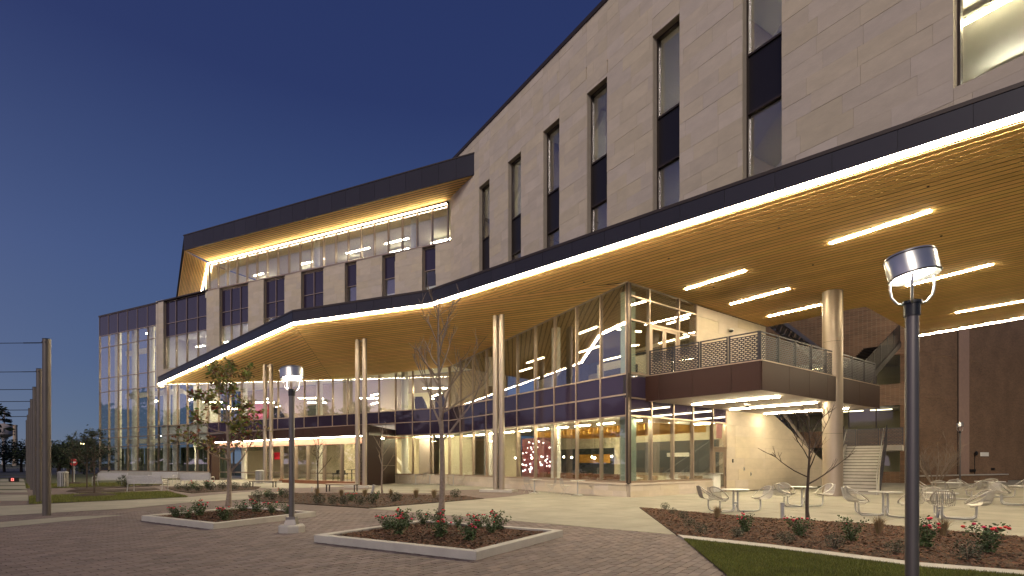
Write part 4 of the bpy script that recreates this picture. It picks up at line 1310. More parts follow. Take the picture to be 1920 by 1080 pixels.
for i, (x, y) in enumerate(pv):
    z = R.uniform(0.004, 0.009)
    if i < 300:
        if shared is None: shared = MB().box((0, 0, 0), (0.266, 0.127, 0.012)).mesh('paver')
        o = put('paver', shared, 'paver', plaza)
        o.location = (x, y, z - 0.004); o.rotation_euler = (R.uniform(-.004, .004), R.uniform(-.004, .004), PAV)
    else:
        restp.box((x, y, z - 0.004), (0.266, 0.127, 0.012), PAV)
restp.build('paver_field', 'paver', plaza, kind='stuff')
print('pavers', len(pv))
# ================================================================== outdoor stair behind the balcony
STR = root('outdoor_stair', (17.5, 27.1, 0.0))
tag(STR, 'concrete outdoor stair with perforated metal railings behind the round column', 'stair')
sd = Vector((0.62, 0.785, 0)); sn = Vector((0.785, -0.62, 0)); s0 = Vector((17.45, 27.1, 0.0))
NS = 16; RISE, RUN, SWD = 0.163, 0.30, 1.75
def sp(t, w, z): 
    p = s0 + sd * t + sn * w
    return (p.x, p.y, z)
for k in range(NS):
    t0, t1 = k * RUN, (k + 1) * RUN + 0.03
    MB().hexa([sp(t0, -SWD / 2, k * RISE), sp(t0, SWD / 2, k * RISE), sp(t1, SWD / 2, k * RISE), sp(t1, -SWD / 2, k * RISE)],
              [sp(t0, -SWD / 2, (k + 1) * RISE - 0.004), sp(t0, SWD / 2, (k + 1) * RISE - 0.004), sp(t1, SWD / 2, (k + 1) * RISE - 0.004), sp(t1, -SWD / 2, (k + 1) * RISE - 0.004)]).build('tread', 'concrete2', STR)
    MB().hexa([sp(t0 - .012, -SWD / 2 + .02, (k + 1) * RISE - .03), sp(t0 - .012, SWD / 2 - .02, (k + 1) * RISE - .03), sp(t0 + .05, SWD / 2 - .02, (k + 1) * RISE - .03), sp(t0 + .05, -SWD / 2 + .02, (k + 1) * RISE - .03)],
              [sp(t0 - .012, -SWD / 2 + .02, (k + 1) * RISE + .003), sp(t0 - .012, SWD / 2 - .02, (k + 1) * RISE + .003), sp(t0 + .05, SWD / 2 - .02, (k + 1) * RISE + .003), sp(t0 + .05, -SWD / 2 + .02, (k + 1) * RISE + .003)]).build('step_shadow_strip', 'bronze_trim', STR)  # dark strip stands in for the shadow line at each step
ZL = NS * RISE; TL = NS * RUN
for w in (-SWD / 2 - 0.12, SWD / 2 + 0.01):
    MB().hexa([sp(0, w, 0), sp(0, w + 0.11, 0), sp(TL, w + 0.11, ZL - 0.35), sp(TL, w, ZL - 0.35)],
              [sp(0, w, 0.22), sp(0, w + 0.11, 0.22), sp(TL, w + 0.11, ZL + 0.1), sp(TL, w, ZL + 0.1)]).build('stringer', 'concrete2', STR)
MB().hexa([sp(TL, -SWD, ZL - .3), sp(TL, SWD, ZL - .3), sp(TL + 2.2, SWD, ZL - .3), sp(TL + 2.2, -SWD, ZL - .3)],
          [sp(TL, -SWD, ZL), sp(TL, SWD, ZL), sp(TL + 2.2, SWD, ZL), sp(TL + 2.2, -SWD, ZL)]).build('landing', 'concrete2', STR)
for k in range(4):
    a, b = TL * k / 4, TL * (k + 1) / 4
    for w in (-SWD / 2 - 0.16, SWD / 2 + 0.16):
        lattice(sp(a + .02, w, ZL * k / 4 + 0.12), sp(b - .02, w, ZL * (k + 1) / 4 + 0.12), 1.05, STR)
for k in range(3):
    lattice(sp(TL + 2.15, -SWD + k * 1.17, ZL), sp(TL + 2.15, -SWD + k * 1.17 + 1.13, ZL), 1.1, STR)
hb = MB(); hb.tube([sp(-0.1, SWD / 2 + 0.02, 0.0), sp(-0.1, SWD / 2 + 0.02, 0.95), sp(0.1, SWD / 2 + .02, 1.0), sp(TL, SWD / 2 + 0.02, ZL + 0.95)], 0.022, 6); hb.build('handrail', 'galv', STR)
hb = MB(); hb.tube([sp(0.1, -SWD / 2 - 0.02, 0.0), sp(0.1, -SWD / 2 - .02, 1.0), sp(TL, -SWD / 2 - 0.02, ZL + 0.95)], 0.022, 6); hb.build('handrail', 'galv', STR)
# flight from the balcony to the floor above, seen against the dark
UP = root('upper_stair', (19.6, 29.2, 0))
tag(UP, 'dark upper stair flight with perforated guards climbing from the balcony', 'stair')
u0_, u1_ = Vector((19.2, 29.6, 5.72)), Vector((25.6, 35.2, 9.6))
for k in range(6):
    p = u0_.lerp(u1_, k / 6); q = u0_.lerp(u1_, (k + 1) / 6)
    lattice(p, q, 1.15, UP, mt='guard_dark')
    d_ = (q - p).normalized(); b = MB(); b.tube([p, p + Vector((0, 0, 1.2))], 0.03, 4); b.build('railing_post', 'bronze', UP)
off = Vector((-1.35, 1.5, 0))
for k in range(24):
    p = u0_.lerp(u1_, k / 24) + Vector((0, 0, -0.02)); q = u0_.lerp(u1_, (k + 1) / 24); q.z = p.z
    MB().hexa([p + Vector((0, 0, -.06)), q + Vector((0, 0, -.06)), q + off + Vector((0, 0, -.06)), p + off + Vector((0, 0, -.06))], [p, q, q + off, p + off]).build('tread', 'guard_dark', UP)
st_ = MB(); st_.hexa([u0_ + Vector((0, 0, -.35)), u1_ + Vector((0, 0, -.35)), u1_ + Vector((0.05, -.05, -.35)), u0_ + Vector((0.05, -.05, -.35))],
                     [u0_ + Vector((0, 0, .02)), u1_ + Vector((0, 0, .02)), u1_ + Vector((0.05, -.05, .02)), u0_ + Vector((0.05, -.05, .02))]); st_.build('stringer', 'guard_dark', UP)
# braced stair undersides next to the limestone wall
US = root('braced_stair', (17.0, 33.5, 0))
tag(US, 'steel stair underside with diagonal bracing behind the balcony railing', 'stair')
for (xa, za, xb, zb, Y) in ((1466, 768, 1556, 890, 39.0), (1428, 570, 1560, 668, 38.5)):
    a, b = Vector(at(xa, za, Y)), Vector(at(xb, zb, Y))
    n = 16; back = Vector((1.2, 3.0, 0))
    for k in range(n):
        p, q = a.lerp(b, k / n), a.lerp(b, (k + 1) / n)
        MB().hexa([Vector((p.x, p.y, q.z - 0.08)), Vector((q.x, q.y, q.z - 0.08)), Vector((q.x, q.y, q.z - 0.08)) + back, Vector((p.x, p.y, q.z - .08)) + back],
                  [Vector((p.x, p.y, q.z)), Vector((q.x, q.y, q.z)), Vector((q.x, q.y, q.z)) + back, Vector((p.x, p.y, q.z)) + back]).build('tread', 'galv', US)
    up_ = Vector((0, 0, 0.32))
    for o_ in (Vector((0, -.05, 0)), back * 0.98):
        MB().hexa([a + o_ - up_, b + o_ - up_, b + o_ - up_ + Vector((0, .06, 0)), a + o_ - up_ + Vector((0, .06, 0))], [a + o_, b + o_, b + o_ + Vector((0, .06, 0)), a + o_ + Vector((0, .06, 0))]).build('stringer', 'steel', US)
    for k in range(3):
        c = a.lerp(b, k / 3); e = a.lerp(b, (k + 1) / 3)
        t = MB(); t.tube([c - up_, e + back * 0.9 - up_], 0.05, 6); t.build('brace', 'steel', US)
        t = MB(); t.tube([c + back * 0.9 - up_, e - up_], 0.05, 6); t.build('brace', 'steel', US)

# ================================================================== brick building on the right
BRK = root('brick_building', (38.0, 46.0, 0))
tag(BRK, 'dark brown brick building standing behind the patio at the right', 'building')
ang = math.atan2(1.0, 1.97)
M['brick'] = brick_mat('brown_brick', (0.19, 0.100, 0.055), (0.11, 0.060, 0.034), (0.22, 0.16, 0.105), 0.25, 0.085, 0.010, ang, True, noise=0.18, bump=0.4)
FK = Facade((31.0, 42.0), (1.97, 1.0), (0.4526, -0.8917))
kw = MB(); FK.box(kw, 0.0, 26.0, 0.0, 19.0, -0.4, 0.0)
bw = kw.build('brick_wall', 'brick', BRK)
for z in (3.05, 6.9, 10.4):                      # soldier courses
    for k in range(0, 260):
        pass
    s = MB()
    u = 0.05
    while u < 12.5:
        FK.box(s, u, u + 0.075, z, z + 0.24, 0.0, 0.012); u += 0.088
    s.build('soldier_course', 'brick', bw, kind='stuff')
ua, ub = FK.u(1796), FK.u(1815)
FK.box(MB(), ua, ub, 0.0, 19.0, 0.0, 0.10).build('pilaster', mat('brick_pilaster', (0.30, 0.20, 0.155), 0.85, noise=0.1), BRK)
FK.box(MB(), ua - 0.12, ua - 0.02, 0.0, 19.0, 0.0, 0.07).build('downpipe', 'bronze_trim', BRK)
fx = FK.pt(FK.u(1826), 0, 0.0)
l_ = MB(); l_.lathe([(0.15, -0.06), (0.19, 0.0), (0.19, 0.05), (0.10, 0.09)], (0, 0, 0), 16)
lo = l_.build('wall_light', 'black', BRK); lo.location = Vector((fx[0] + 0.08, fx[1] - 0.15, 2.45)); lo.rotation_euler = (math.radians(90), 0, ang)
FK.box(MB(), FK.u(1838), FK.u(1853), 2.2, 2.55, 0.0, 0.04).build('sign_plate', 'signwhite', BRK)
FK.box(MB(), FK.u(1858), FK.u(1864), 0.95, 1.15, 0.0, 0.05).build('vent', 'black', BRK)
FK.box(MB(), FK.u(1817), FK.u(1827), 0.85, 1.05, 0.0, 0.12).build('utility_box', 'black', BRK)
FK.box(MB(), FK.u(1827) - 0.03, FK.u(1827) + 0.02, 0.0, 2.3, 0.0, 0.04).build('conduit', 'black', BRK)
# recessed wing with ribbon windows, left of the brick wall
FW = Facade((31.0, 42.0), (-1.97, 1.6), (-0.63, -0.776))
rw = MB()
for z0, z1 in ((0.0, 0.9), (2.9, 4.3), (6.2, 7.9), (10.2, 16.0)): FW.box(rw, 0.0, 24.0, z0, z1, -0.4, 0.0)
wing = rw.build('recessed_wall', 'brick', BRK, kind='stuff')
for z0, z1 in ((0.9, 2.9), (4.3, 6.2), (7.9, 10.2)):
    FW.box(MB(), 0.0, 24.0, z0, z1, -0.25, -0.22).build('ribbon_glass', 'glass_l', BRK)
    for k in range(13):
        FW.box(MB(), k * 1.9, k * 1.9 + 0.08, z0, z1, -0.3, -0.12).build('mullion', 'mull_dark', BRK)
    FW.box(MB(), 0.0, 24.0, z0 - 0.3, z0 - 0.2, -6.0, -0.4).build('floor_slab', 'taupe', BRK)
    FW.box(MB(), 0.0, 24.0, z1, z1 + 0.1, -6.0, -0.4).build('ceiling', 'white', BRK)
FW.box(MB(), 0.0, 24.0, 0.0, 16.0, -6.4, -6.1).build('interior_wall', 'cream', BRK)
for k, (u, z) in enumerate(((2.0, 10.0), (6.0, 10.0), (3.0, 6.05), (1.0, 6.05), (1.5, 2.7))):
    light_bar(FW.pt(u, z, -2.0), FW.pt(u + 1.5, z, -2.0), 0.2, 0.05, 'led_dim', 'ceiling light behind the dark ribbon windows of the brick building', 'lights in the brick building')
FE = Facade((56.0, 54.0), (-10.0, -48.0), (-0.979, 0.204))      # unseen wing, added at right so the return glass reflects dark
ew = MB(); FE.box(ew, 0.0, 50.0, 0.0, 16.0, -0.4, 0.0); ew.build('unseen_wing', 'brick', BRK)
for k in range(12):
    FE.box(MB(), 3 + k * 3.8, 5.2 + k * 3.8, 1.0, 3.2, -0.1, 0.02).build('unseen_wing_window', 'infill', BRK)
    FE.box(MB(), 3 + k * 3.8, 5.2 + k * 3.8, 5.4, 7.6, -0.1, 0.02).build('unseen_wing_window', 'infill', BRK)
pw = MB(); FK.box(pw, -4.0, 10.0, 0.0, 0.62, 2.2, 2.6)
o = pw.build('planter_wall', 'brick'); tag(o, 'low brick planter wall at the foot of the brick building', 'wall')
FK.box(MB(), -4.05, 10.05, 0.62, 0.70, 2.15, 2.65).build('wall_cap', 'concrete2', o)

# ================================================================== planters
def planter(P, label):
    c = (sum(p[0] for p in P) / 4, sum(p[1] for p in P) / 4)
    r = root('planter', (c[0], c[1], 0)); tag(r, label, 'planter', 'raised planters on the brick plaza')
    w = 0.17
    ins = []
    for i in range(4):
        a, b, d_ = Vector(P[i]), Vector(P[i - 1]), Vector(P[(i + 1) % 4])
        e1, e2 = (b - a).normalized(), (d_ - a).normalized()
        ins.append(tuple(a + (e1 + e2) * (w / abs(e1.x * e2.y - e1.y * e2.x))))
    for i in range(4):
        j = (i + 1) % 4
        k = MB()
        q = [P[i], P[j], ins[j], ins[i]]
        k.prism(q, 0.0, 0.155)
        o = k.build('kerb', 'concrete2', r)
        bv = o.modifiers.new('bevel', 'BEVEL'); bv.width = 0.012; bv.segments = 2
    m = MB()
    n = 14
    for a in range(n + 1):
        for b in range(n + 1):
            s, t = a / n, b / n
            p = [ins[0][q] * (1 - s) * (1 - t) + ins[1][q] * s * (1 - t) + ins[2][q] * s * t + ins[3][q] * (1 - s) * t for q in (0, 1)]
            hgt = 0.10 + 0.10 * math.exp(-((s - .5) ** 2 + (t - .5) ** 2) / 0.03) + R.uniform(-.01, .015)
            m.v.append((p[0], p[1], hgt))
    for a in range(n):
        for b in range(n):
            i = a * (n + 1) + b
            m.f.append((i, i + n + 1, i + n + 2, i + 1))
    m.build('mulch', 'mulch', r, True)
    return ins
IN1 = planter(PL1, 'concrete kerbed planter with a bare tree and roses, nearest on the brick plaza')
IN2 = planter(PL2, 'concrete kerbed planter with the autumn oak, left of the lamp post')
# mulch chips
def chips(poly, n, z, name='mulch_chips'):
    xs_ = [p[0] for p in poly]; ys_ = [p[1] for p in poly]
    mb = MB(); c = 0; tries = 0
    while c < n and tries < n * 6:
        tries += 1
        x, y = R.uniform(min(xs_), max(xs_)), R.uniform(min(ys_), max(ys_))
        if y > 40 or abs(x) > y * 1.05 or not inside((x, y), poly): continue
        zz = z(x, y) if callable(z) else z
        a = R.uniform(0, 6.28); l, w = R.uniform(.02, .05), R.uniform(.006, .014)
        t = R.uniform(-.6, .6); u = R.uniform(-.5, .5)
        d1 = Vector((math.cos(a), math.sin(a), t * .6)) * l; d2 = Vector((-math.sin(a), math.cos(a), u)) * w
        p = Vector((x, y, zz + 0.015))
        mb.add([p - d1 - d2, p + d1 - d2, p + d1 + d2, p - d1 + d2], [(0, 1, 2, 3)]); c += 1
    return mb.build(name, 'chip', kind='stuff')
def zpl(P):
    c = (sum(p[0] for p in P) / 4, sum(p[1] for p in P) / 4)
    return lambda x, y: 0.10 + 0.09 * math.exp(-((x - c[0]) ** 2 + (y - c[1]) ** 2) / 0.5)
chips(IN1, 9000, zpl(PL1)); chips(IN2, 5000, zpl(PL2))
chips([gp(*p) for p in bed_r], 22000, 0.03); chips([gp(*p) for p in bed_m], 6000, 0.03); chips([gp(*p) for p in bed_l], 1500, 0.03)
# grass
def blades(poly, n, h, name='grass'):
    xs_ = [p[0] for p in poly]; ys_ = [p[1] for p in poly]
    mb = MB(); c = 0; tries = 0
    while c < n and tries < n * 8:
        tries += 1
        x, y = R.uniform(min(xs_), max(xs_)), R.uniform(min(ys_), max(ys_))
        if y < 6.5 or abs(x) > y * 1.0 + .2 or not inside((x, y), poly): continue
        a = R.uniform(0, 6.28); hh = h * R.uniform(.5, 1.3); w = 0.004 + h * 0.06
        dx, dy = math.cos(a) * w, math.sin(a) * w
        lx, ly = R.uniform(-.6, .6) * hh, R.uniform(-.6, .6) * hh
        mb.add([(x - dx, y - dy, .02), (x + dx, y + dy, .02), (x + lx, y + ly, .02 + hh)], [(0, 1, 2)]); c += 1
    return mb.build(name, 'grass', kind='stuff')
tag(blades([gp(*p) for p in lawn_px], 60000, 0.045), 'short green lawn grass in the near right corner', 'grass')
tag(blades([gp(*p) for p in ((54, 946), (352, 932.5), (315, 922), (215, 925), (54, 931.5))], 16000, 0.08), 'strip of lawn beside the row of metal poles', 'grass')
tag(blades([gp(*p) for p in ((48, 908), (48, 916), (200, 914), (320, 909), (290, 905))], 8000, 0.1), 'far strip of lawn behind the benches', 'grass')
# ================================================================== lamp posts
def lamp_post(x, y, label, base=True, h=3.84, rz=0.0, s=1.0, lit='lamp'):
    r = empty('lamp_post', (x, y, 0), rz); tag(r, label, 'street lamp', 'lamp posts around the plaza')
    zb = 0.0
    if base:
        b = MB(); b.lathe([(0.30, 0.0), (0.30, 0.15), (0.27, 0.18)], (0, 0, 0), 8); b.build('base', 'concrete2', r)
        b = MB(); b.lathe([(0.19, 0.18), (0.15, 0.30), (0.145, 0.36)], (0, 0, 0), 4, rz=.78); b.build('base_cover', 'pole', r); zb = 0.18
    p = MB(); p.lathe([(0.062, zb), (0.062, h - 0.62)], (0, 0, 0), 24); p.build('pole', 'pole', r, True)
    p = MB(); p.lathe([(0.075, h - 0.70), (0.075, h - 0.57)], (0, 0, 0), 24); p.build('collar', 'black', r, True)
    p = MB(); p.lathe([(0.09, h - 0.57), (0.09, h - 0.545)], (0, 0, 0), 24); p.build('collar_cap', 'black', r, True)
    for k in range(4):
        a = math.pi / 4 + k * math.pi / 2
        ca_, sa_ = math.cos(a), math.sin(a)
        q = []
        for t, (rr, zz) in enumerate(((0.06, h - .575), (0.13, h - .56), (0.185, h - .49), (0.20, h - .40), (0.20, h - .30))):
            q.append((rr * ca_ * 1.05, rr * sa_ * 0.85, zz))
        p = MB(); p.tube(q, 0.012, 8); p.build('arm', 'chrome', r, True)
    k = 48
    tilt = Matrix.Translation((0, 0, h - .17)) @ Matrix.Rotation(math.radians(-9), 4, 'X') @ Matrix.Rotation(math.radians(-7), 4, 'Y')
    def part(mb, name, m, parent, smooth=False):
        mb.v = [tuple(tilt @ Vector(v)) for v in mb.v]
        return mb.build(name, m, parent, smooth)
    ty = 0.80
    sh = MB(); sh.lathe([(0.205, -.085), (0.250, -.13), (0.260, -.125), (0.260, .10), (0.252, .118), (0.05, .13)], (0, 0, 0), k, 1.0, ty)
    sh.f.pop(-2)
    head = part(sh, 'lamp_head', 'chrome', r, True)
    for z in (-.118, .095):
        bn = MB(); bn.tube([(0.262 * math.cos(2 * math.pi * j / k), 0.262 * ty * math.sin(2 * math.pi * j / k), z) for j in range(k)], 0.006, 6, close=True); part(bn, 'head_band', 'pole', head, True)
    ln = MB(); ln.lathe([(0.14, -.110), (0.20, -.095), (0.20, -.08)], (0, 0, 0), 32, 1.0, ty); part(ln, 'lens', lit, head)
    return r
lamp_post(4.2, 5.6, 'near lamp post with polished oval head, cut off by the bottom edge at right', base=False, rz=0.25)
lamp_post(-5.08, 12.3, 'lamp post on a round concrete base standing between the two planters', rz=0.1)
lp = lamp_post((1800 - CX) / F * 39, 39.0, 'far lamp post in front of the brick building pilaster', base=False, rz=0.2, lit='black')
lp.scale = (0.9, 0.9, 1.2)

# ================================================================== row of metal poles with cables
ords = ['nearest', 'second', 'third', 'fourth', 'fifth', 'sixth', 'seventh']
for k in range(7):
    x, y = -14.1 - 4.75 * k, 16.16 + 5.12 * k
    r = empty('metal_pole', (x, y, 0)); tag(r, f'{ords[k]} tall bronze metal pole of the row at the left edge', 'pole', 'row of tall metal poles')
    p = MB(); p.lathe([(0.105, 0.0), (0.105, 5.33)], (0, 0, 0), 20); p.build('shaft', 'steel_dark', r, True)
    p = MB(); p.lathe([(0.107, 5.33), (0.107, 5.36)], (0, 0, 0), 20); p.build('cap', 'black', r)
    for s in (-0.05, 0.05): MB().box((s, -0.104, 5.24), (0.025, 0.012, 0.04)).build('bolt', 'black', r)
    if k < 6:
        c = MB(); pts = []
        for i in range(13):
            t = i / 12; pts.append((x - 0.1 - 26 * t, y, 5.24 - 0.25 * 4 * t * (1 - t) * 0.25))
        c.tube(pts, 0.010 + 0.003 * k, 4)
        cb = c.build('cable', 'black'); tag(cb, f'thin steel cable strung from the {ords[k]} metal pole to the left', 'cable', 'cables between the metal poles')
        tb = MB(); tb.tube([(x - 0.1, y, 5.24), (x - 0.7, y, 5.235)], 0.016, 6); tb.build('turnbuckle', 'black', cb)

# ================================================================== seating
def bench(px, py, rz, label, L=1.95):
    X, Y = gp(px, py)
    r = empty('bench', (X, Y, 0), rz); tag(r, label, 'bench', 'slatted steel benches')
    for k in range(7):
        MB().box((0, -0.22 + k * 0.075, 0.44), (L, 0.055, 0.02)).build('seat_slat', 'galv', r)
    for k in range(7):
        MB().box((0, 0.28 + k * 0.018, 0.50 + k * 0.062), (L, 0.018, 0.05)).build('back_slat', 'galv', r)
    for s in (-1, 1):
        x = s * (L / 2 - 0.04)
        lg = MB()
        lg.tube([(x, -0.24, 0), (x, -0.24, 0.42), (x, -0.25, 0.60), (x, -0.18, 0.66), (x, 0.15, 0.66), (x, 0.33, 0.62)], 0.022, 8)
        lg.build('arm_leg', 'galv', r, True)
        lg = MB(); lg.tube([(x, 0.36, 0), (x, 0.27, 0.40), (x, 0.40, 0.92)], 0.022, 8); lg.build('back_leg', 'galv', r, True)
        lg = MB(); lg.tube([(x, -0.24, 0.42), (x, 0.27, 0.42)], 0.02, 8); lg.build('seat_rail', 'galv', r, True)
bench(278, 921, math.pi + 0.05, 'slatted steel bench seen from behind, nearest of the four on the lawn edge')
bench(371, 913, math.pi + 0.1, 'slatted steel bench seen from behind, closest to the autumn oak')
bench(205, 912, 0.1, 'pale steel bench facing forward, leftmost of the four')
bench(304, 907, 0.05, 'pale steel bench facing forward, behind the others near the glass')
def flat_bench(px, py, rz, L, label):
    X, Y = gp(px, py)
    r = empty('backless_bench', (X, Y, 0), rz); tag(r, label, 'bench', 'backless benches')
    for k in range(6): MB().box((0, -0.2 + k * 0.08, 0.43), (L, 0.065, 0.04)).build('seat_slat', 'wood_bench', r)
    MB().box((0, 0, 0.39), (L, 0.40, 0.03)).build('frame', 'bronze_trim', r)
    for s in (-1, 1):
        for t in (-1, 1): MB().box((s * (L / 2 - 0.06), t * 0.17, 0.19), (0.05, 0.05, 0.375)).build('leg', 'bronze_trim', r)
flat_bench(493, 914, -0.1, 1.7, 'backless bench with pale top, left one near the entrance doors')
flat_bench(641, 922, -0.15, 1.75, 'backless bench with pale top in front of the paired columns')
def bin_(px, py, h, rr, label):
    X, Y = gp(px, py)
    r = empty('litter_bin', (X, Y, 0)); tag(r, label, 'litter bin')
    b = MB(); b.lathe([(rr * .85, 0.05), (rr * .85, h)], (0, 0, 0), 20); b.build('liner', 'black', r)
    for k in range(20):
        a = 2 * math.pi * k / 20
        MB().box((rr * math.cos(a), rr * math.sin(a), h / 2 + .03), (0.02, 0.05, h - .06), a).build('slat', 'galv', r)
    b = MB(); b.lathe([(rr * 1.08, h), (rr * 1.08, h + .05), (rr * .6, h + .12)], (0, 0, 0), 20); b.build('lid', 'galv', r)
bin_(487, 907, 0.95, 0.30, 'steel litter bin beside the entrance doors')
bin_(118, 914, 0.95, 0.28, 'dark slatted litter bin behind the row of metal poles')
# --- picnic sets: round table with wire chairs carried on bent tubes
def chair_mesh():
    mb = MB()
    prof = [(-0.22, 0.455), (-0.10, 0.435), (0.05, 0.43), (0.16, 0.445), (0.22, 0.50), (0.25, 0.60), (0.28, 0.72), (0.315, 0.84)]
    wid = [0.20, 0.225, 0.235, 0.24, 0.245, 0.25, 0.245, 0.21]
    for k in range(13):
        s = -1 + 2 * k / 12
        mb.tube([(x, w * s, z) for (x, z), w in zip(prof, wid)], 0.0085, 4, cap=False)
    for i in (1, 3, 5):
        x, z = prof[i]; mb.tube([(x, -wid[i], z - .006), (x, wid[i], z - .006)], 0.006, 4)
    return mb
def rim_mesh():
    mb = MB()
    pts = []
    n = 28
    for k in range(n):                             # hoop: front lip, arms sweeping up, round the top of the back
        a = 2 * math.pi * k / n
        x = 0.035 - 0.275 * math.cos(a); y = 0.285 * math.sin(a) * (1.0 + 0.08 * math.cos(2 * a))
        t = max(0.0, (x + 0.24) / 0.55)
        pts.append((x, y, 0.46 + 0.39 * (t ** 1.25)))
    mb.tube(pts, 0.017, 7, close=True)
    return mb
CH_ME, RIM_ME = chair_mesh().mesh('seat'), rim_mesh().mesh('hoop')
def picnic(px, py, rz, angs, label, top=0.42):
    X, Y = gp(px, py)
    r = empty('picnic_set', (X, Y, 0), rz); tag(r, label, 'table set', 'steel picnic sets on the patio')
    t = MB(); t.lathe([(top, 0.715), (top + .012, 0.722), (top + .012, 0.738), (top, 0.745)], (0, 0, 0), 40); t.build('tabletop', 'galv', r)
    for s in (-0.07, 0.07):
        p = MB(); p.lathe([(0.03, 0.02), (0.03, 0.715)], (s, 0, 0), 14); p.build('post', 'galv', r, True)
    MB().box((0, 0, 0.30), (0.12, 0.03, 0.05)).build('post_tie', 'galv', r)
    for a in angs:
        ca_, sa_ = math.cos(a), math.sin(a)
        q = [(rr * ca_, rr * sa_, z) for rr, z in ((0.04, 0.24), (0.07, 0.10), (0.16, 0.035), (0.60, 0.035), (0.76, 0.045), (0.83, 0.10), (0.85, 0.20), (0.85, 0.40))]
        p = MB(); p.tube(q, 0.026, 10); tb = p.build('support_tube', 'galv', r, True)
        c = put('seat', CH_ME, 'galv_light', r, True); c.location = (0.86 * ca_, 0.86 * sa_, 0); c.rotation_euler = (0, 0, a + R.uniform(-.12, .12))
        hme = put('hoop', RIM_ME, 'galv_light', c, True)
        br = MB(); br.tube([(-.1, -.16, 0.43), (-.1, -.15, 0.385), (0, 0, 0.375), (-.1, .15, 0.385), (-.1, .16, 0.43)], 0.010, 6); br.build('seat_bracket', 'galv_light', c, True)
picnic(1379, 960, 0.0, [math.radians(a) for a in (5, 170, 215)], 'steel picnic set nearest the limestone wall, leftmost on the patio')
picnic(1507, 951, 0.0, [math.radians(a) for a in (15, 100, 195)], 'steel picnic set beside the round column and small bare tree')
picnic(1660, 968, 0.0, [math.radians(a) for a in (120, 185, 275)], 'steel picnic set just left of the near lamp post')
picnic(1762, 972, 0.0, [math.radians(a) for a in (-20, 60, 235, 300)], 'steel picnic set just right of the near lamp post')
picnic(1775, 936, 0.3, [math.radians(a) for a in (20, 110, 200, 290)], 'steel picnic set in the middle of the far group', 0.55)
picnic(1856, 932, 0.1, [math.radians(a) for a in (40, 130, 220, 310)], 'steel picnic set rearmost of the far group', 0.55)
picnic(1925, 948, 0.0, [math.radians(a) for a in (100, 170, 250)], 'steel picnic set cut by the right edge of the picture', 0.5)
# --- bistro chairs and tables on the terrace
def bistro_chair_parts(r):
    for s in (-0.19, 0.19):
        for q in ([(-0.22, s, 0.0), (0.0, s, 0.24), (0.20, s, 0.45)], [(0.22, s, 0.0), (0.0, s, 0.24), (-0.16, s, 0.45), (-0.24, s, 0.84)]):
            t = MB(); t.tube(q, 0.010, 6); t.build('leg', 'galv_light', r)
    for k in range(7): MB().box((-0.16 + k * 0.06, 0, 0.455), (0.035, 0.40, 0.012)).build('seat_slat', 'galv_light', r)
    for k in range(5): MB().box((-0.185 - k * 0.012, 0, 0.58 + k * 0.06), (0.012, 0.38, 0.035)).build('back_slat', 'galv_light', r)
bproto = None
def bistro_chair(px, py, rz, label):
    global bproto
    X, Y = gp(px, py)
    if bproto is None:
        bproto = empty('bistro_chair'); bistro_chair_parts(bproto); o = bproto
    else: o = copy_tree(bproto)
    o.location = (X, Y, 0.02); o.rotation_euler = (0, 0, rz)
    tag(o, label, 'chair', 'folding bistro chairs')
def bistro_table(px, py, label):
    X, Y = gp(px, py)
    r = empty('bistro_table', (X, Y, 0.02)); tag(r, label, 'table', 'bistro tables')
    t = MB(); t.lathe([(0.36, 0.72), (0.37, 0.73), (0.36, 0.745)], (0, 0, 0), 28); t.build('tabletop', 'galv_light', r)
    t = MB(); t.lathe([(0.035, 0.02), (0.035, 0.72)], (0, 0, 0), 10); t.build('post', 'galv', r, True)
    for k in range(4):
        a = k * math.pi / 2 + .4; b = MB(); b.tube([(0, 0, .06), (.28 * math.cos(a), .28 * math.sin(a), .015)], 0.018, 6); b.build('foot', 'galv', r)
bistro_table(1083, 930, 'bistro table before the dining hall glass, right of the two in front')
bistro_table(1002, 926, 'bistro table before the dining hall glass, left of the two in front')
bistro_chair(1060, 929, 0.3, 'folding chair left of the right bistro table, in front of the glass')
bistro_chair(1112, 928, math.pi, 'folding chair right of the right bistro table, nearest the glass corner')
bistro_chair(992, 925, 0.8, 'folding chair beside the left bistro table near the paired columns')
bistro_chair(1034, 926, math.pi - .3, 'folding chair between the two bistro tables')
bistro_table(779, 909, 'small bistro table by the portal end of the glass')
bistro_table(806, 909, 'middle small bistro table behind the bare tree')
bistro_table(850, 911, 'small bistro table right of the bare tree trunk')
bistro_chair(768, 908, 0.2, 'folding chair nearest the dark portal wall')
bistro_chair(793, 908, 2.6, 'folding chair between the small tables left of the bare tree')
bistro_chair(838, 910, 0.5, 'folding chair just right of the bare tree trunk')
bistro_chair(864, 911, 2.9, 'folding chair at the right end of the small tables')
def bollard(px, py, h, rr, label, tilt=0.0):
    X, Y = gp(px, py)
    r = empty('bollard', (X, Y, 0)); tag(r, label, 'bollard'); r.rotation_euler = (0, tilt, 0)
    b = MB(); b.lathe([(rr, 0.0), (rr, h * .86)], (0, 0, 0), 16); b.build('shaft', 'galv', r, True)
    b = MB(); b.lathe([(rr * 1.08, h * .86), (rr * 1.08, h * .97), (rr * .9, h)], (0, 0, 0), 16); b.build('cap', 'galv', r)
bollard(1467, 972, 0.46, 0.055, 'short grey bollard at the edge of the right mulch bed')
bollard(697, 927, 0.5, 0.07, 'short tilted floodlight bollard left of the small bare tree', 0.25)
bollard(595, 921, 0.35, 0.035, 'tiny path marker near the entrance, left one')
bollard(585, 922, 0.3, 0.035, 'tiny path marker near the entrance, right beside the lamp post')
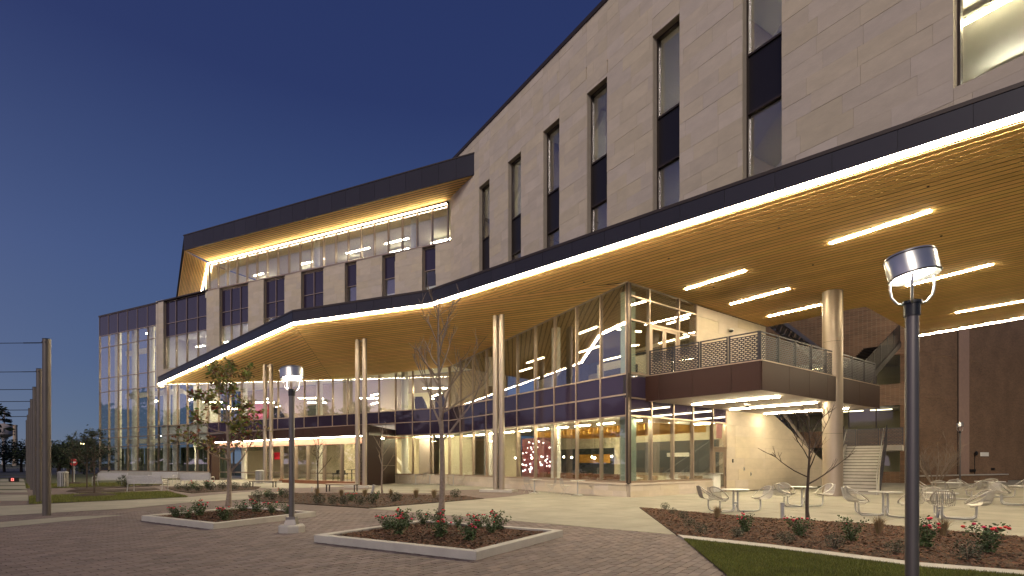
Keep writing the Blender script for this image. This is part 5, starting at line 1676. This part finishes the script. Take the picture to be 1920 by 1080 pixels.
# security domes and wall boxes
def dome(p, label):
    r = empty('security_camera', p); tag(r, label, 'camera')
    b = MB(); b.tube([(-.12, .15, 0.02), (0, 0, 0.03)], 0.04, 8); b.build('bracket', 'white', r)
    b = MB(); b.lathe([(0.11, 0.02), (0.15, -.01), (0.15, -.07)], (0, 0, 0), 20); b.build('housing', 'white', r)
    b = MB(); b.lathe([(0.13, -.07), (0.11, -.13), (0.05, -.17)], (0, 0, 0), 20); b.build('dome', 'black', r, True)
dome(FR.pt(FR.u(1363), 9.0, 0.25), 'white dome security camera on the limestone wall above the balcony')
dome((at(1402, 772, 25.6)[0], 25.6, 4.42), 'white dome security camera under the balcony')
for px_, z, h, lab in ((1372, 1.62, .2, 'small black card reader beside the narrow glass door'), (1393.5, 1.15, .22, 'small wall outlet plate left on the limestone wall'), (1406, .85, .2, 'small grey wall light low on the limestone wall')):
    u = FR.u(px_); b = MB(); FR.box(b, u - .05, u + .05, z, z + h, .05, .09); o = b.build('wall_box', 'black' if 'black' in lab else 'galv'); tag(o, lab, 'wall box')
    b = MB(); FR.box(b, u - .03, u + .03, z + .04, z + h - .04, .09, .096); b.build('cover', 'pole', o)
# ================================================================== vegetation
def leaf_quads(mb, c, r, n, size, rng, flat=0.0, shell=0.55, sq=(1, 1, 1)):
    for _ in range(n):
        while True:
            v = Vector((rng.uniform(-1, 1), rng.uniform(-1, 1), rng.uniform(-1, 1)))
            if shell < v.length < 1: break
        p = Vector(c) + Vector((v.x * r * sq[0], v.y * r * sq[1], v.z * r * sq[2]))
        a = Vector((rng.uniform(-1, 1), rng.uniform(-1, 1), rng.uniform(-.6, .6))).normalized()
        b = a.cross(Vector((rng.uniform(-1, 1), rng.uniform(-1, 1), rng.uniform(-1, 1)))).normalized()
        s = size * rng.uniform(.6, 1.3)
        mb.add([p - a * s, p + b * s * .5 - a * s * .1, p + a * s, p - b * s * .5 - a * s * .1], [(0, 1, 2, 3)])

def branch(mb, p, d, L, r0, r1, rng, k=6, bend=0.12, up=0.0, n=5):
    pts = [Vector(p)]; d = Vector(d).normalized()
    for i in range(n):
        d = (d + Vector((rng.uniform(-bend, bend), rng.uniform(-bend, bend), rng.uniform(-bend, bend) + up))).normalized()
        pts.append(pts[-1] + d * (L / n))
    mb.tube(pts, [r0 + (r1 - r0) * i / n for i in range(n + 1)], k)
    return pts, d

def young_tree(name, X, Y, h, r, clear, nb, blen, rng, label, bark='bark', leaf=None, nleaf=0, lsize=0.06, twigs=5, elev=(35, 65), z0=0.0, group='young trees of the plaza', lean=0.0, split=True, seglen=None):
    root_ = empty(name, (X, Y, z0)); tag(root_, label, 'tree', group)
    tr = MB(); br = MB(); tips = []
    n = 12; pts = []
    for i in range(n + 1):
        t = i / n
        pts.append(Vector((lean * t * h + math.sin(t * 5 + r * 90) * .03 * h * .3, math.cos(t * 4) * .02 * h * .3 - .006 * h, h * t)))
    pts[0] = Vector((0, 0, -0.05))
    rad = [r * (1.35 if i == 0 else 1.0) * (1 - 0.86 * (i / n) ** 1.1) + .004 for i in range(n + 1)]
    tr.tube(pts, rad, 10)
    def on(t):
        i = min(int(t * n), n - 1); f = t * n - i
        return pts[i].lerp(pts[i + 1], f), rad[i] + (rad[i + 1] - rad[i]) * f
    for b in range(nb):
        t = clear + (0.96 - clear) * (b / nb) ** 0.9
        p, rr = on(t)
        az = b * 2.399 + rng.uniform(-.4, .4)
        e = math.radians(rng.uniform(*elev)) + (t - clear) * 0.35
        d = Vector((math.cos(az) * math.cos(e), math.sin(az) * math.cos(e), math.sin(e)))
        L = blen * (1.05 - 0.62 * (t - clear) / (1 - clear)) * rng.uniform(.75, 1.2)
        q, dd = branch(br, p, d, L, rr * .6, .007, rng, 6, .12, .05, 6)
        tips.append(q[-1])
        for w in range(twigs):
            s = rng.uniform(.3, .95); i = min(int(s * 6), 5)
            pp = q[i].lerp(q[i + 1], s * 6 - i)
            az2 = rng.uniform(0, 6.28)
            d2 = (dd + Vector((math.cos(az2), math.sin(az2), rng.uniform(-.1, .7))) * .75)
            q2, d3 = branch(br, pp, d2, L * rng.uniform(.22, .48), .010, .004, rng, 4, .15, .06, 4)
            tips += [q2[-1], q2[2]]
            if twigs > 3:
                d4 = d3 + Vector((rng.uniform(-1, 1), rng.uniform(-1, 1), rng.uniform(-.2, .8))) * .6
                q3, _ = branch(br, q2[2], d4, L * .16, .005, .003, rng, 3, .1, 0, 2); tips.append(q3[-1])
    tr.build('trunk', bark, root_, True)
    br.build('branches', bark, root_, True)
    if leaf:
        lm = MB()
        for _ in range(nleaf):
            c = rng.choice(tips) + Vector((rng.gauss(0, .07), rng.gauss(0, .07), rng.gauss(0, .07)))
            leaf_quads(lm, c, .10, 2, lsize, rng, shell=0)
        lm.build('crown', leaf, root_)
    return root_, tips

rg = random.Random(11)
cp1 = (sum(p[0] for p in PL1) / 4, sum(p[1] for p in PL1) / 4)
young_tree('bare_tree', (826 - CX) / F * 13.55, 13.55, 5.55, 0.075, 0.36, 17, 1.75, rg, 'tall slender bare tree rising from the nearest planter', z0=0.16, twigs=5, elev=(25, 60))
r_, tips_ = young_tree('autumn_oak', (428 - CX) / F * 18.3, 18.3, 4.7, 0.075, 0.24, 20, 1.55, rg, 'young oak with green and rust autumn leaves in the left planter', leaf='leaf_aut', nleaf=720, lsize=0.08, z0=0.16, twigs=4, elev=(-2, 38))
lm = MB()
for _ in range(260):
    leaf_quads(lm, rg.choice(tips_) + Vector((rg.gauss(0, .08), rg.gauss(0, .08), rg.gauss(0, .08))), .10, 2, .07, rg, shell=0)
lm.build('rust_leaves', 'leaf_rust', r_)
young_tree('bare_tree', *gp(717, 926), 3.5, 0.045, 0.33, 9, 1.2, rg, 'small bare tree in front of the dark portal wall', twigs=3, elev=(40, 70))
young_tree('bare_tree', *gp(1515, 975), 2.95, 0.046, 0.34, 12, 1.5, rg, 'small dark bare tree in the right mulch bed before the stair', bark='bark_dark', twigs=4, elev=(15, 55))
young_tree('bare_tree', *gp(597, 930), 3.0, 0.035, 0.35, 8, 1.1, rg, 'thin bare sapling just right of the plaza lamp post', bark='bark_dark', twigs=3, elev=(35, 70))
for k, (px, py, h, lab) in enumerate(((178, 931, 2.9, 'thin dark young tree on a mulch mound, nearest of the lawn trees'), (164, 921, 3.2, 'thin dark young tree behind the lawn, left of the benches'), (137, 908, 3.6, 'dark leafy young tree behind the metal poles'))):
    X, Y = gp(px, py)
    young_tree('lawn_tree', X, Y, h, 0.04, 0.35, 14, 1.0, rg, lab, bark='bark_dark', leaf='leaf_dark', nleaf=500 if k else 300, lsize=0.06, twigs=4, elev=(20, 55), group='young trees on the lawn')
    m = MB()
    m.lathe([(0.95, 0.0), (0.75, 0.08), (0.3, 0.14), (0.05, 0.15)], (X, Y, 0.02), 20); o = m.build('mulch_mound', 'mulch', None, True); tag(o, f'low mound of mulch around the {["nearest", "middle", "farthest"][k]} lawn tree', 'mulch mound', 'mulch mounds')
# spreading multi-stem shrub before the brick wall
X, Y = (1752 - CX) / F * 36.0, 36.0
cm_ = empty('crape_myrtle', (X, Y, 0)); tag(cm_, 'wide leafless multi-stem shrub before the brick building', 'shrub')
tr = MB(); br = MB()
for s in range(8):
    az = s * .785 + rg.uniform(-.2, .2); d = Vector((math.cos(az) * .55, math.sin(az) * .55, 1))
    q, dd = branch(tr, (0.1 * math.cos(az), .1 * math.sin(az), 0), d, 2.3, .05, .018, rg, 6, .1, .02, 6)
    for w in range(9):
        i = rg.randint(2, 5); a2 = rg.uniform(0, 6.28)
        q2, d3 = branch(br, q[i], dd + Vector((math.cos(a2), math.sin(a2), rg.uniform(0, .8))) * .7, rg.uniform(.7, 1.4), .016, .006, rg, 4, .14, .05, 4)
        for v in range(5):
            a3 = rg.uniform(0, 6.28)
            branch(br, q2[rg.randint(1, 4)], d3 + Vector((math.cos(a3), math.sin(a3), rg.uniform(-.1, .8))) * .7, rg.uniform(.3, .7), .008, .004, rg, 3, .12, .03, 3)
tr.build('stems', 'bark', cm_, True); br.build('branches', 'bark', cm_, True)

# --- shrubs: prototypes copied with their parts
def rose_proto(seed):
    rng = random.Random(seed)
    r = empty('rose_bush')
    st = MB(); lf = MB(); fl = MB()
    for s in range(9):
        az = s * 2.4 + rng.uniform(-.3, .3); sp_ = rng.uniform(.25, .8)
        q, d = branch(st, (0, 0, 0), (math.cos(az) * sp_, math.sin(az) * sp_, 1), rng.uniform(.28, .48), .006, .003, rng, 4, .15, .02, 4)
        for i in (1, 2, 3, 4): leaf_quads(lf, q[i], .10, 16, .028, rng, shell=0)
        if rng.random() < .42:
            for _ in range(rng.randint(1, 2)):
                c = q[-1] + Vector((rng.gauss(0, .035), rng.gauss(0, .035), rng.uniform(.0, .05)))
                fl.lathe([(0.008, -.016), (0.026, -.004), (0.030, .008), (0.016, .020), (0.004, .022)], c, 7)
    st.build('stems', 'bark_dark', r); lf.build('foliage', 'leaf', r); fl.build('blooms', 'petal', r, kind='stuff')
    return r
def low_proto(seed, m='leaf_sage', name='low_shrub', size=.20, n=420):
    rng = random.Random(seed); r = empty(name); lf = MB(); st = MB()
    for k in range(14):
        a = rng.uniform(0, 6.28); s = rng.uniform(.2, .9)
        branch(st, (0, 0, 0), (math.cos(a) * s, math.sin(a) * s, 1), size * 1.1, .005, .002, rng, 3, .15, 0, 3)
    leaf_quads(lf, (0, 0, size * .75), size, n, size * .09, rng, shell=.15, sq=(1, 1, .8))
    st.build('stems', 'bark_dark', r); lf.build('foliage', m, r)
    return r
def tuft_proto(seed):
    rng = random.Random(seed); r = empty('grass_tuft'); mb = MB()
    for k in range(230):
        a = rng.uniform(0, 6.28); sp_ = rng.uniform(.02, .55); h = rng.uniform(.22, .46); w = .004
        x, y = math.cos(a), math.sin(a); b = rng.uniform(0, .05)
        p0 = Vector((x * b, y * b, 0)); p1 = p0 + Vector((x * sp_ * h * .5, y * sp_ * h * .5, h * .65)); p2 = p0 + Vector((x * sp_ * h * 1.25, y * sp_ * h * 1.25, h * (1 - sp_ * .25)))
        n = Vector((-y, x, 0)) * w
        mb.add([p0 - n, p0 + n, p1 + n * .8, p1 - n * .8, p2], [(0, 1, 2, 3), (3, 2, 4)])
    mb.build('blades', 'straw', r, kind='stuff')
    return r
protos = {'rose': [rose_proto(s) for s in (1, 2, 3)], 'low': [low_proto(s) for s in (4, 5, 6)], 'tuft': [tuft_proto(s) for s in (7, 8)], 'dark': [low_proto(s, 'leaf_dark', 'dark_shrub', .24, 500) for s in (9, 10)]}
used = {}
ORD = ['first', 'second', 'third', 'fourth', 'fifth', 'sixth', 'seventh', 'eighth', 'ninth', 'tenth', 'eleventh', 'twelfth', 'thirteenth']
def plant_row(kind, spots, what, place, group, cat='shrub', z=0.03, sc=1.0, within=None):
    spots = sorted(spots, key=lambda s: s[0])
    for i, s in enumerate(spots):
        k = used.get(kind, 0); used[kind] = k + 1
        pl = protos[kind]
        o = pl[k] if k < len(pl) else copy_tree(pl[k % len(pl)])
        X, Y = gp(s[0], s[1] + (7 if z > .05 else 0))
        if within:
            cx_ = sum(p[0] for p in within) / 4; cy2 = sum(p[1] for p in within) / 4
            shr = [(cx_ + (p[0] - cx_) * .88, cy2 + (p[1] - cy2) * .88) for p in within]
            for _ in range(60):
                if inside((X, Y), shr): break
                X += (cx_ - X) * .05; Y += (cy2 - Y) * .05
        f = (.86 if kind == 'rose' else 1.0) * sc * (s[2] if len(s) > 2 else 1.0) * rg.uniform(.9, 1.12)
        o.location = (X, Y, z); o.rotation_euler = (0, 0, rg.uniform(0, 6.28)); o.scale = (f, f, f * rg.uniform(.9, 1.1))
        tag(o, f'{ORD[i]} {what} from the left {place}', cat, group)
plant_row('rose', [(663, 990, 1.0), (686, 988, .7), (730, 985, 1.05), (748, 1006, 1.1), (769, 972, .9), (815, 975, .9), (824, 1013, 1.0), (880, 1018, 1.0), (872, 981, .7), (914, 989, 1.05), (921, 1003, .9), (988, 990, 1.1)], 'red rose bush', 'in the nearest planter', 'rose bushes in the nearest planter', 'rose bush', .10, within=IN1)
plant_row('rose', [(330, 970, 1.0), (352, 972, .8), (376, 968, 1.1), (422, 977, 1.1), (455, 962, .9), (482, 962, 1.1), (510, 962, 1.0), (540, 964, .9)], 'red rose bush', 'in the planter with the autumn oak', 'rose bushes in the left planter', 'rose bush', .10, within=IN2)
plant_row('rose', [(1396, 1000, 1.05), (1498, 1008, 1.15), (1596, 1018, 1.0), (1735, 1030, 1.15), (1851, 1040, 1.35)], 'red rose bush', 'in the right mulch bed', 'rose bushes in the right bed', 'rose bush')
plant_row('low', [(1247, 958, .8), (1262, 966, .75), (1281, 975, .8), (1292, 989, .8), (1313, 1003, .9), (1382, 1010, .9), (1473, 1021, 1.0), (1565, 1031, .95), (1679, 1041, .95), (1814, 1054, 1.05)], 'small sage green shrub', 'in the right mulch bed', 'low shrubs in the right bed', sc=.95)
plant_row('tuft', [(1345, 973), (1648, 1004), (1768, 1008)], 'tuft of straw coloured grass', 'in the right mulch bed', 'grass tufts in the right bed', 'grass tuft')
plant_row('tuft', [(595, 932), (640, 932), (684, 932), (733, 932), (780, 935), (814, 935)], 'tuft of straw coloured grass', 'in the middle mulch bed', 'grass tufts in the middle bed', 'grass tuft')
plant_row('dark', [(482, 936), (510, 938), (535, 935), (597, 946), (624, 947), (644, 947), (675, 948), (698, 946), (742, 942), (854, 935)], 'small dark shrub', 'in the middle mulch bed', 'dark shrubs in the middle bed')
plant_row('rose', [(500, 933, .9), (526, 930, .8), (659, 941, 1.0), (705, 938, .9)], 'red rose bush', 'in the middle mulch bed', 'rose bushes in the middle bed', 'rose bush')
plant_row('dark', [(335, 919), (352, 921), (372, 922), (395, 920), (418, 918), (440, 918), (462, 916)], 'dark clipped shrub', 'in the bed behind the left planter', 'dark shrubs by the benches', sc=1.25)
plant_row('rose', [(362, 917, 1.3), (388, 916, 1.3)], 'red rose bush', 'in the bed behind the left planter', 'rose bushes by the benches', 'rose bush')
plant_row('dark', [(235, 914, 2.2), (275, 913, 1.8)], 'tall green grass clump', 'among the benches', 'green clumps among the benches')
plant_row('dark', [(1690, 905, 1.6), (1745, 903, 1.4), (1836, 900, 1.6), (1905, 898, 1.5)], 'green shrub', 'at the foot of the brick building', 'shrubs at the brick building')

# --- trees in the distance
def big_tree(px, Y, w, h, seed, label, m='leaf_dark', name='background_tree', n=2600, group='dark trees on the left horizon'):
    rng = random.Random(seed); X = (px - CX) / F * Y
    r = empty(name, (X, Y, 0)); tag(r, label, 'tree', group)
    tr = MB(); lf = MB()
    q, d = branch(tr, (0, 0, 0), (0, 0, 1), h * .45, .22, .14, rng, 8, .05, 0, 4)
    for k in range(9):
        az = k * 2.4; e = rng.uniform(.3, 1.2)
        q2, _ = branch(tr, q[rng.randint(2, 4)], (math.cos(az), math.sin(az), e), h * .42, .10, .03, rng, 5, .15, .03, 4)
        c = q2[-1]
        for b in range(4):
            leaf_quads(lf, c + Vector((rng.gauss(0, w * .12), rng.gauss(0, w * .12), rng.gauss(0, h * .07))), w * rng.uniform(.14, .24), n // 36, .17, rng, shell=.2, sq=(1, 1, .75))
    tr.build('trunk', 'bark_dark', r, True); lf.build('crown', m, r)
bt = [(8, 95, 12, 6.2), (40, 92, 9, 5.2), (-40, 100, 13, 7), (66, 110, 8, 6.0), (110, 62, 5.0, 4.6), (128, 75, 6, 4.6), (150, 90, 8, 4.8), (172, 85, 7, 5.4), (-100, 95, 14, 8), (95, 120, 9, 5.5)]
lab = ['broad dark tree at the left edge of the picture', 'dark spreading tree below the brick chimney', None, 'dark tree showing between the chimney and the metal poles', 'dark dense tree just right of the metal poles', 'dark tree beside the round red sign', 'dark low tree under the far street light', 'dark tree touching the glazed corner of the building', None, 'distant tree behind the metal poles']
for i, (px, Y, w, h) in enumerate(bt):
    if lab[i]: big_tree(px, Y, w, h, 50 + i, lab[i])
# a wood along the far side of the street: seen only as a dark edge and in the glass
rng = random.Random(99); tm = MB()
for k in range(120):
    if k < 70: X, Y = -95 + rng.uniform(-12, 12), -60 + 150 * k / 70
    else: X, Y = -80 + 200 * (k - 70) / 50, 170 + rng.uniform(-10, 10)
    hh = rng.uniform(11, 17) if k < 70 else rng.uniform(5, 8)
    for b in range(9):
        leaf_quads(tm, (X + rng.gauss(0, 2), Y + rng.gauss(0, 2), hh * rng.uniform(.12, .9)), rng.uniform(1.8, 3.2), 70, .6, rng, shell=.1, sq=(1, 1, .8))
tm.build('far_wood', 'leaf_dark', kind='stuff')
# ================================================================== far left things
wt = empty('water_tower', ((8 - CX) / F * 420, 420, 0)); tag(wt, 'pale water tower rising over the trees at the left edge', 'water tower')
b = MB(); b.lathe([(1.6, 0), (1.3, 18), (1.6, 21)], (0, 0, 0), 16); b.build('stem', 'taupe_far', wt, True)
b = MB(); b.lathe([(1.6, 21), (6.0, 24), (6.6, 27), (6.0, 30.5), (2.0, 32.5)], (0, 0, 0), 24); b.build('tank', 'taupe_far', wt, True)
b = MB(); b.lathe([(4.6, 35), (4.6, 36)], (0, 0, 0), 20); b.build('upper_ring', 'taupe_far', wt)
b = MB(); b.lathe([(0.5, 32), (0.5, 42)], (0, 0, 0), 8); b.build('mast', 'taupe_far', wt)
b = MB(); b.lathe([(3.2, 40.5), (3.2, 41.3)], (0, 0, 0), 20); b.build('upper_ring', 'taupe_far', wt)
for i, ch in enumerate('GU'):
    c = bpy.data.curves.new('tank_letter', 'FONT'); c.body = ch; c.size = 4.2; c.align_x = 'CENTER'; c.extrude = .05
    tmp = bpy.data.objects.new('tank_letter', c); COL.objects.link(tmp)
    me = bpy.data.meshes.new_from_object(tmp); bpy.data.objects.remove(tmp)
    o = put('tank_letter', me, 'black', wt); a = -.05 + i * .62
    o.location = (6.75 * math.sin(a), -6.75 * math.cos(a), 25.4); o.rotation_euler = (math.radians(90), 0, a)
cy_ = empty('brick_chimney', ((28.5 - CX) / F * 300, 300, 0)); tag(cy_, 'tall pale brick chimney over the trees at far left', 'chimney')
b = MB(); b.lathe([(1.25, 0), (0.95, 22.0)], (0, 0, 0), 12); b.build('shaft', 'chimney', cy_, True)
b = MB(); b.lathe([(1.05, 22.0), (1.05, 23.0)], (0, 0, 0), 12); b.build('crown_ring', 'chimney', cy_)
for s in (-.4, .4):
    for z in (19.2, 17.6): MB().box((s, -1.0, z), (.35, .12, .9)).build('slot', 'black', cy_)
def far_light(px, py, base, Y, label, lit=True, side=1):
    X = (px - CX) / F * Y; z = EYE + (HY - py) / F * Y
    r = empty('street_light', (X, Y, 0)); tag(r, label, 'street light')
    b = MB(); b.lathe([(.09, 0), (.06, z)], (0, 0, 0), 8); b.build('pole', 'galv', r)
    b = MB(); b.tube([(0, 0, z), (side * .9, 0, z + .12)], .04, 6); b.build('arm', 'galv', r)
    MB().box((side * 1.0, 0, z + .08), (.55, .25, .12)).build('lamp_head', 'pole', r)
    if lit: MB().box((side * 1.0, -.05, z + .0), (.45, .3, .10)).build('lens', 'farlamp', r)
far_light(141, 832, 0, 78, 'lit yellow street light above the far road')
far_light(48, 824, 0, 110, 'unlit street light on a thin pole behind the dark trees', False)
far_light(120, 845, 0, 120, 'small lit street light farther down the road')
ss = empty('road_sign', (*gp(139, 906), 0)); tag(ss, 'round red road sign on a thin post beside the far road', 'sign')
b = MB(); b.lathe([(.03, 0), (.03, 1.95)], (0, 0, 0), 8); b.build('post', 'galv', ss)
b = MB(); b.lathe([(.30, -.012), (.30, .012)], (0, 0, 0), 8, rz=math.pi / 8); o = b.build('face', 'signred', ss); o.location = (0, -.04, 1.65); o.rotation_euler = (math.radians(90), 0, 0)
MB().box((0, -.058, 1.65), (.40, .006, .10)).build('bar', 'signwhite', ss)
X, Y = gp(26, 903)
ps = empty('signal_box', (X, Y, 0)); tag(ps, 'small dark box with a glowing red panel low at the far left pavement', 'signal')
b = MB(); b.prism([(-.36, -.1), (.36, -.1), (.36, .1), (-.36, .1)], .0, .34); b.build('body', 'black', ps)
MB().box((-.02, -.105, .18), (.22, .012, .22)).build('red_panel', 'redglow', ps)
MB().box((-.02, -.113, .18), (.09, .006, .16)).build('panel_bar', 'signred', ps)

# ================================================================== furniture behind the glass
def table_in(p, h, rr, label, grp, m='white'):
    r = empty('dining_table', p); tag(r, label, 'table', grp)
    b = MB(); b.lathe([(rr, h - .03), (rr, h)], (0, 0, 0), 24); b.build('tabletop', m, r)
    b = MB(); b.lathe([(.04, .02), (.04, h - .03)], (0, 0, 0), 8); b.build('post', 'black', r)
    b = MB(); b.lathe([(.25, 0), (.25, .02)], (0, 0, 0), 16); b.build('base', 'black', r)
def chair_in(name, m, s=1.0, back=.42, seat=.46, leg='black'):
    r = empty(name)
    MB().box((0, 0, seat), (.46, .46, .08)).build('seat', m, r)
    b = MB(); pts = []
    for k in range(9):
        a = math.pi * (k / 8) - math.pi / 2
        pts.append((.05 + .2 * math.cos(a) * .9, .23 * math.sin(a)))
    for (x0, y0), (x1, y1) in zip(pts, pts[1:]):
        b.hexa([(x0, y0, seat), (x1, y1, seat), (x1 + .03, y1, seat), (x0 + .03, y0, seat)], [(x0 + .05, y0, seat + back), (x1 + .05, y1, seat + back), (x1 + .08, y1, seat + back), (x0 + .08, y0, seat + back)])
    b.build('backrest', m, r)
    for sx in (-.19, .19):
        for sy in (-.19, .19):
            MB().box((sx, sy, seat / 2 - .02), (.03, .03, seat - .04)).build('leg', leg, r)
    return r
GD = 'dining tables behind the glass'; GC = 'dining chairs behind the glass'
cpro = chair_in('dining_chair', 'chair_tan'); first = True
for i, (u, o) in enumerate(((9.2, -3.2), (11.0, -4.6), (12.6, -3.0), (14.2, -4.8), (15.8, -3.1), (17.0, -4.9), (8.2, -5.4), (16.6, -6.6))):
    p = FT.pt(u, 0.03, o)
    table_in(p, .75, .45, 'round white dining table inside the dining hall', GD)
    for k in range(3):
        a = k * 2.1 + i
        c = cpro if first else copy_tree(cpro); first = False
        c.location = (p[0] + .78 * math.cos(a), p[1] + .78 * math.sin(a), .03); c.rotation_euler = (0, 0, a)
        tag(c, 'tan chair at a white dining hall table', 'chair', GC)
bq = root('banquette', FT.pt(13, 0, -1.9)); tag(bq, 'long low brown wooden banquette along the dining hall glass', 'banquette')
for k in range(5):
    a, b = 9.4 + k * 1.6, 9.4 + (k + 1) * 1.6 - .02
    FT.box(MB(), a, b, .03, 1.02, -1.62, -1.50).build('back_panel', 'wood_dark', bq)
    FT.box(MB(), a, b, .03, .46, -2.1, -1.63).build('seat', 'chairbrown', bq)
GP_ = 'pendant lamps in the dining hall'
for i, (px, py, o) in enumerate(((966, 859, -3.0), (997, 859, -3.0), (1033, 858, -4.0), (1057, 857, -4.6), (1072, 858, -3.6), (1110, 857, -4.4), (1115, 859, -3.4), (1147, 856, -3.6))):
    k = (px - CX) / F
    A_ = FT.A + FT.n * o
    u = (k * A_.y - A_.x) / (FT.d.x - k * FT.d.y); x, y = FT.xy(u, o); z = EYE + (HY - py) / F * y
    r = empty('pendant_lamp', (x, y, z)); tag(r, f'{ORD[i]} glowing pendant bulb from the left in the dining hall', 'pendant lamp', GP_)
    b = MB(); b.lathe([(.01, -.05), (.05, -.02), (.055, .02), (.02, .07)], (0, 0, 0), 12); b.build('bulb', 'bulb', r, True)
    b = MB(); b.tube([(0, 0, .07), (0, 0, 3.9 - z)], .008, 5); b.build('cord', 'black', r)
oc = MB(); FT.box(oc, uo(FT, 1086, -9.4), uo(FT, 1143, -9.4), 1.6, 2.25, -9.44, -9.40); o = oc.build('wall_panel', 'ochre'); tag(o, 'ochre wooden wall panel at the back of the dining hall', 'wall panel')
sg = MB(); FT.box(sg, uo(FT, 1250, -9.35), uo(FT, 1291, -9.35), 2.0, 2.25, -9.44, -9.38); o = sg.build('wall_sign', 'signwhite'); tag(o, 'long white sign plate on the dark wall behind the corner glass', 'sign')
ct = MB(); FT.box(ct, uT - 3.6, uT - .4, .03, 1.0, -7.4, -6.8); o = ct.build('counter', 'white'); tag(o, 'white serving counter at the back of the corner dining room', 'counter')
FT.box(MB(), uT - 3.7, uT - .3, 1.0, 1.05, -7.5, -6.7).build('countertop', 'concrete2', o)
fk = empty('light_artwork', FT.pt(6.8, 1.5, -3.0)); tag(fk, 'field of small glowing flecks on the maroon wall', 'artwork')
for k in range(46):
    u, z = rg.uniform(5.1, 8.5), rg.uniform(.9, 3.2); p = Vector(FT.pt(u, z, -3.15)) - Vector(FT.pt(6.8, 1.5, -3.0))
    MB().box(p, (.05, .03, .09 * rg.uniform(.6, 1.4)), rg.uniform(0, 3)).build('fleck', 'fleck', fk)
def wing(p, rz, label):
    r = empty('wing_chair', p, rz); tag(r, label, 'armchair', 'navy lounge chairs upstairs')
    MB().box((0, 0, .38), (.62, .66, .18)).build('seat', 'navy', r)
    b = MB(); b.hexa([(-.32, -.36, .4), (-.2, -.36, .4), (-.2, .36, .4), (-.32, .36, .4)], [(-.48, -.30, 1.25), (-.38, -.30, 1.25), (-.38, .30, 1.25), (-.48, .30, 1.25)]); b.build('backrest', 'navy', r)
    for s in (-1, 1): b = MB(); b.hexa([(-.28, s * .36 - .03, .3), (.28, s * .36 - .03, .3), (.28, s * .36 + .03, .3), (-.28, s * .36 + .03, .3)], [(-.4, s * .36 - .03, 1.1), (.2, s * .36 - .03, .62), (.2, s * .36 + .03, .62), (-.4, s * .36 + .03, 1.1)]); b.build('wing', 'navy', r)
    for sx in (-.24, .24):
        for sy in (-.26, .26): MB().box((sx, sy, .14), (.03, .03, .29)).build('leg', 'black', r)
wing(FT.pt(FT.u(1030), 5.62, -.9), 2.2, 'navy wing chair upstairs, left of the two by the right glass wall')
wing(FT.pt(FT.u(1062), 5.62, -.9), 2.4, 'navy wing chair upstairs, right of the two by the right glass wall')
wing(FT.pt(FT.u(893), 5.62, -1.0), 1.9, 'navy wing chair upstairs beside the inner glass corner')
wing(FL.pt(FL.u(775), 5.57, -1.0), 1.3, 'navy wing chair upstairs, left of the two behind the bare tree')
wing(FL.pt(FL.u(812), 5.57, -1.0), 1.6, 'navy wing chair upstairs, right of the two behind the bare tree')
wing(FL.pt(FL.u(500), 5.57, -1.4), 1.0, 'navy wing chair upstairs before the red wall')
sp_ = chair_in('lobby_stool', 'black', back=.3, seat=.68)
fs = True
for px in (563, 578, 610, 622, 634, 645):
    c = sp_ if fs else copy_tree(sp_); fs = False
    x, y = FP.xy(FP.u(px), -3.2); c.location = (x, y, .03); c.rotation_euler = (0, 0, R.uniform(0, 6))
    tag(c, 'black high stool in the lobby behind the portal glass', 'stool', 'black stools in the lobby')
table_in((*FP.xy(FP.u(593), -3.2), .03), 1.05, .4, 'high black lobby table behind the portal glass', 'lobby tables', 'black')
pn = MB(); FR.box(pn, FR.u(1345), FR.u(1355), 2.95, 3.95, -.06, -.03); o = pn.build('notice', 'pinkpaper'); tag(o, 'pink paper notice inside the glass above the narrow door', 'notice')
# each look-alike says which one it is, counted from the left of the picture
NUM = ORD + ['fourteenth', 'fifteenth', 'sixteenth', 'seventeenth', 'eighteenth', 'nineteenth', 'twentieth', 'twenty-first', 'twenty-second', 'twenty-third', 'twenty-fourth', 'twenty-fifth', 'twenty-sixth']
bpy.context.view_layer.update()
byl = {}
for o in COL.objects:
    if o.parent is None and 'label' in o: byl.setdefault(o['label'], []).append(o)
for l_, os_ in byl.items():
    if len(os_) < 2: continue
    os_.sort(key=lambda o: o.location.x / max(o.location.y, .1))
    for i, o in enumerate(os_):
        if i < len(NUM): o['label'] = f'{NUM[i]} from the left, {l_}'
print('objects', len(bpy.data.objects), 'tris', sum(len(m.polygons) for m in bpy.data.meshes))
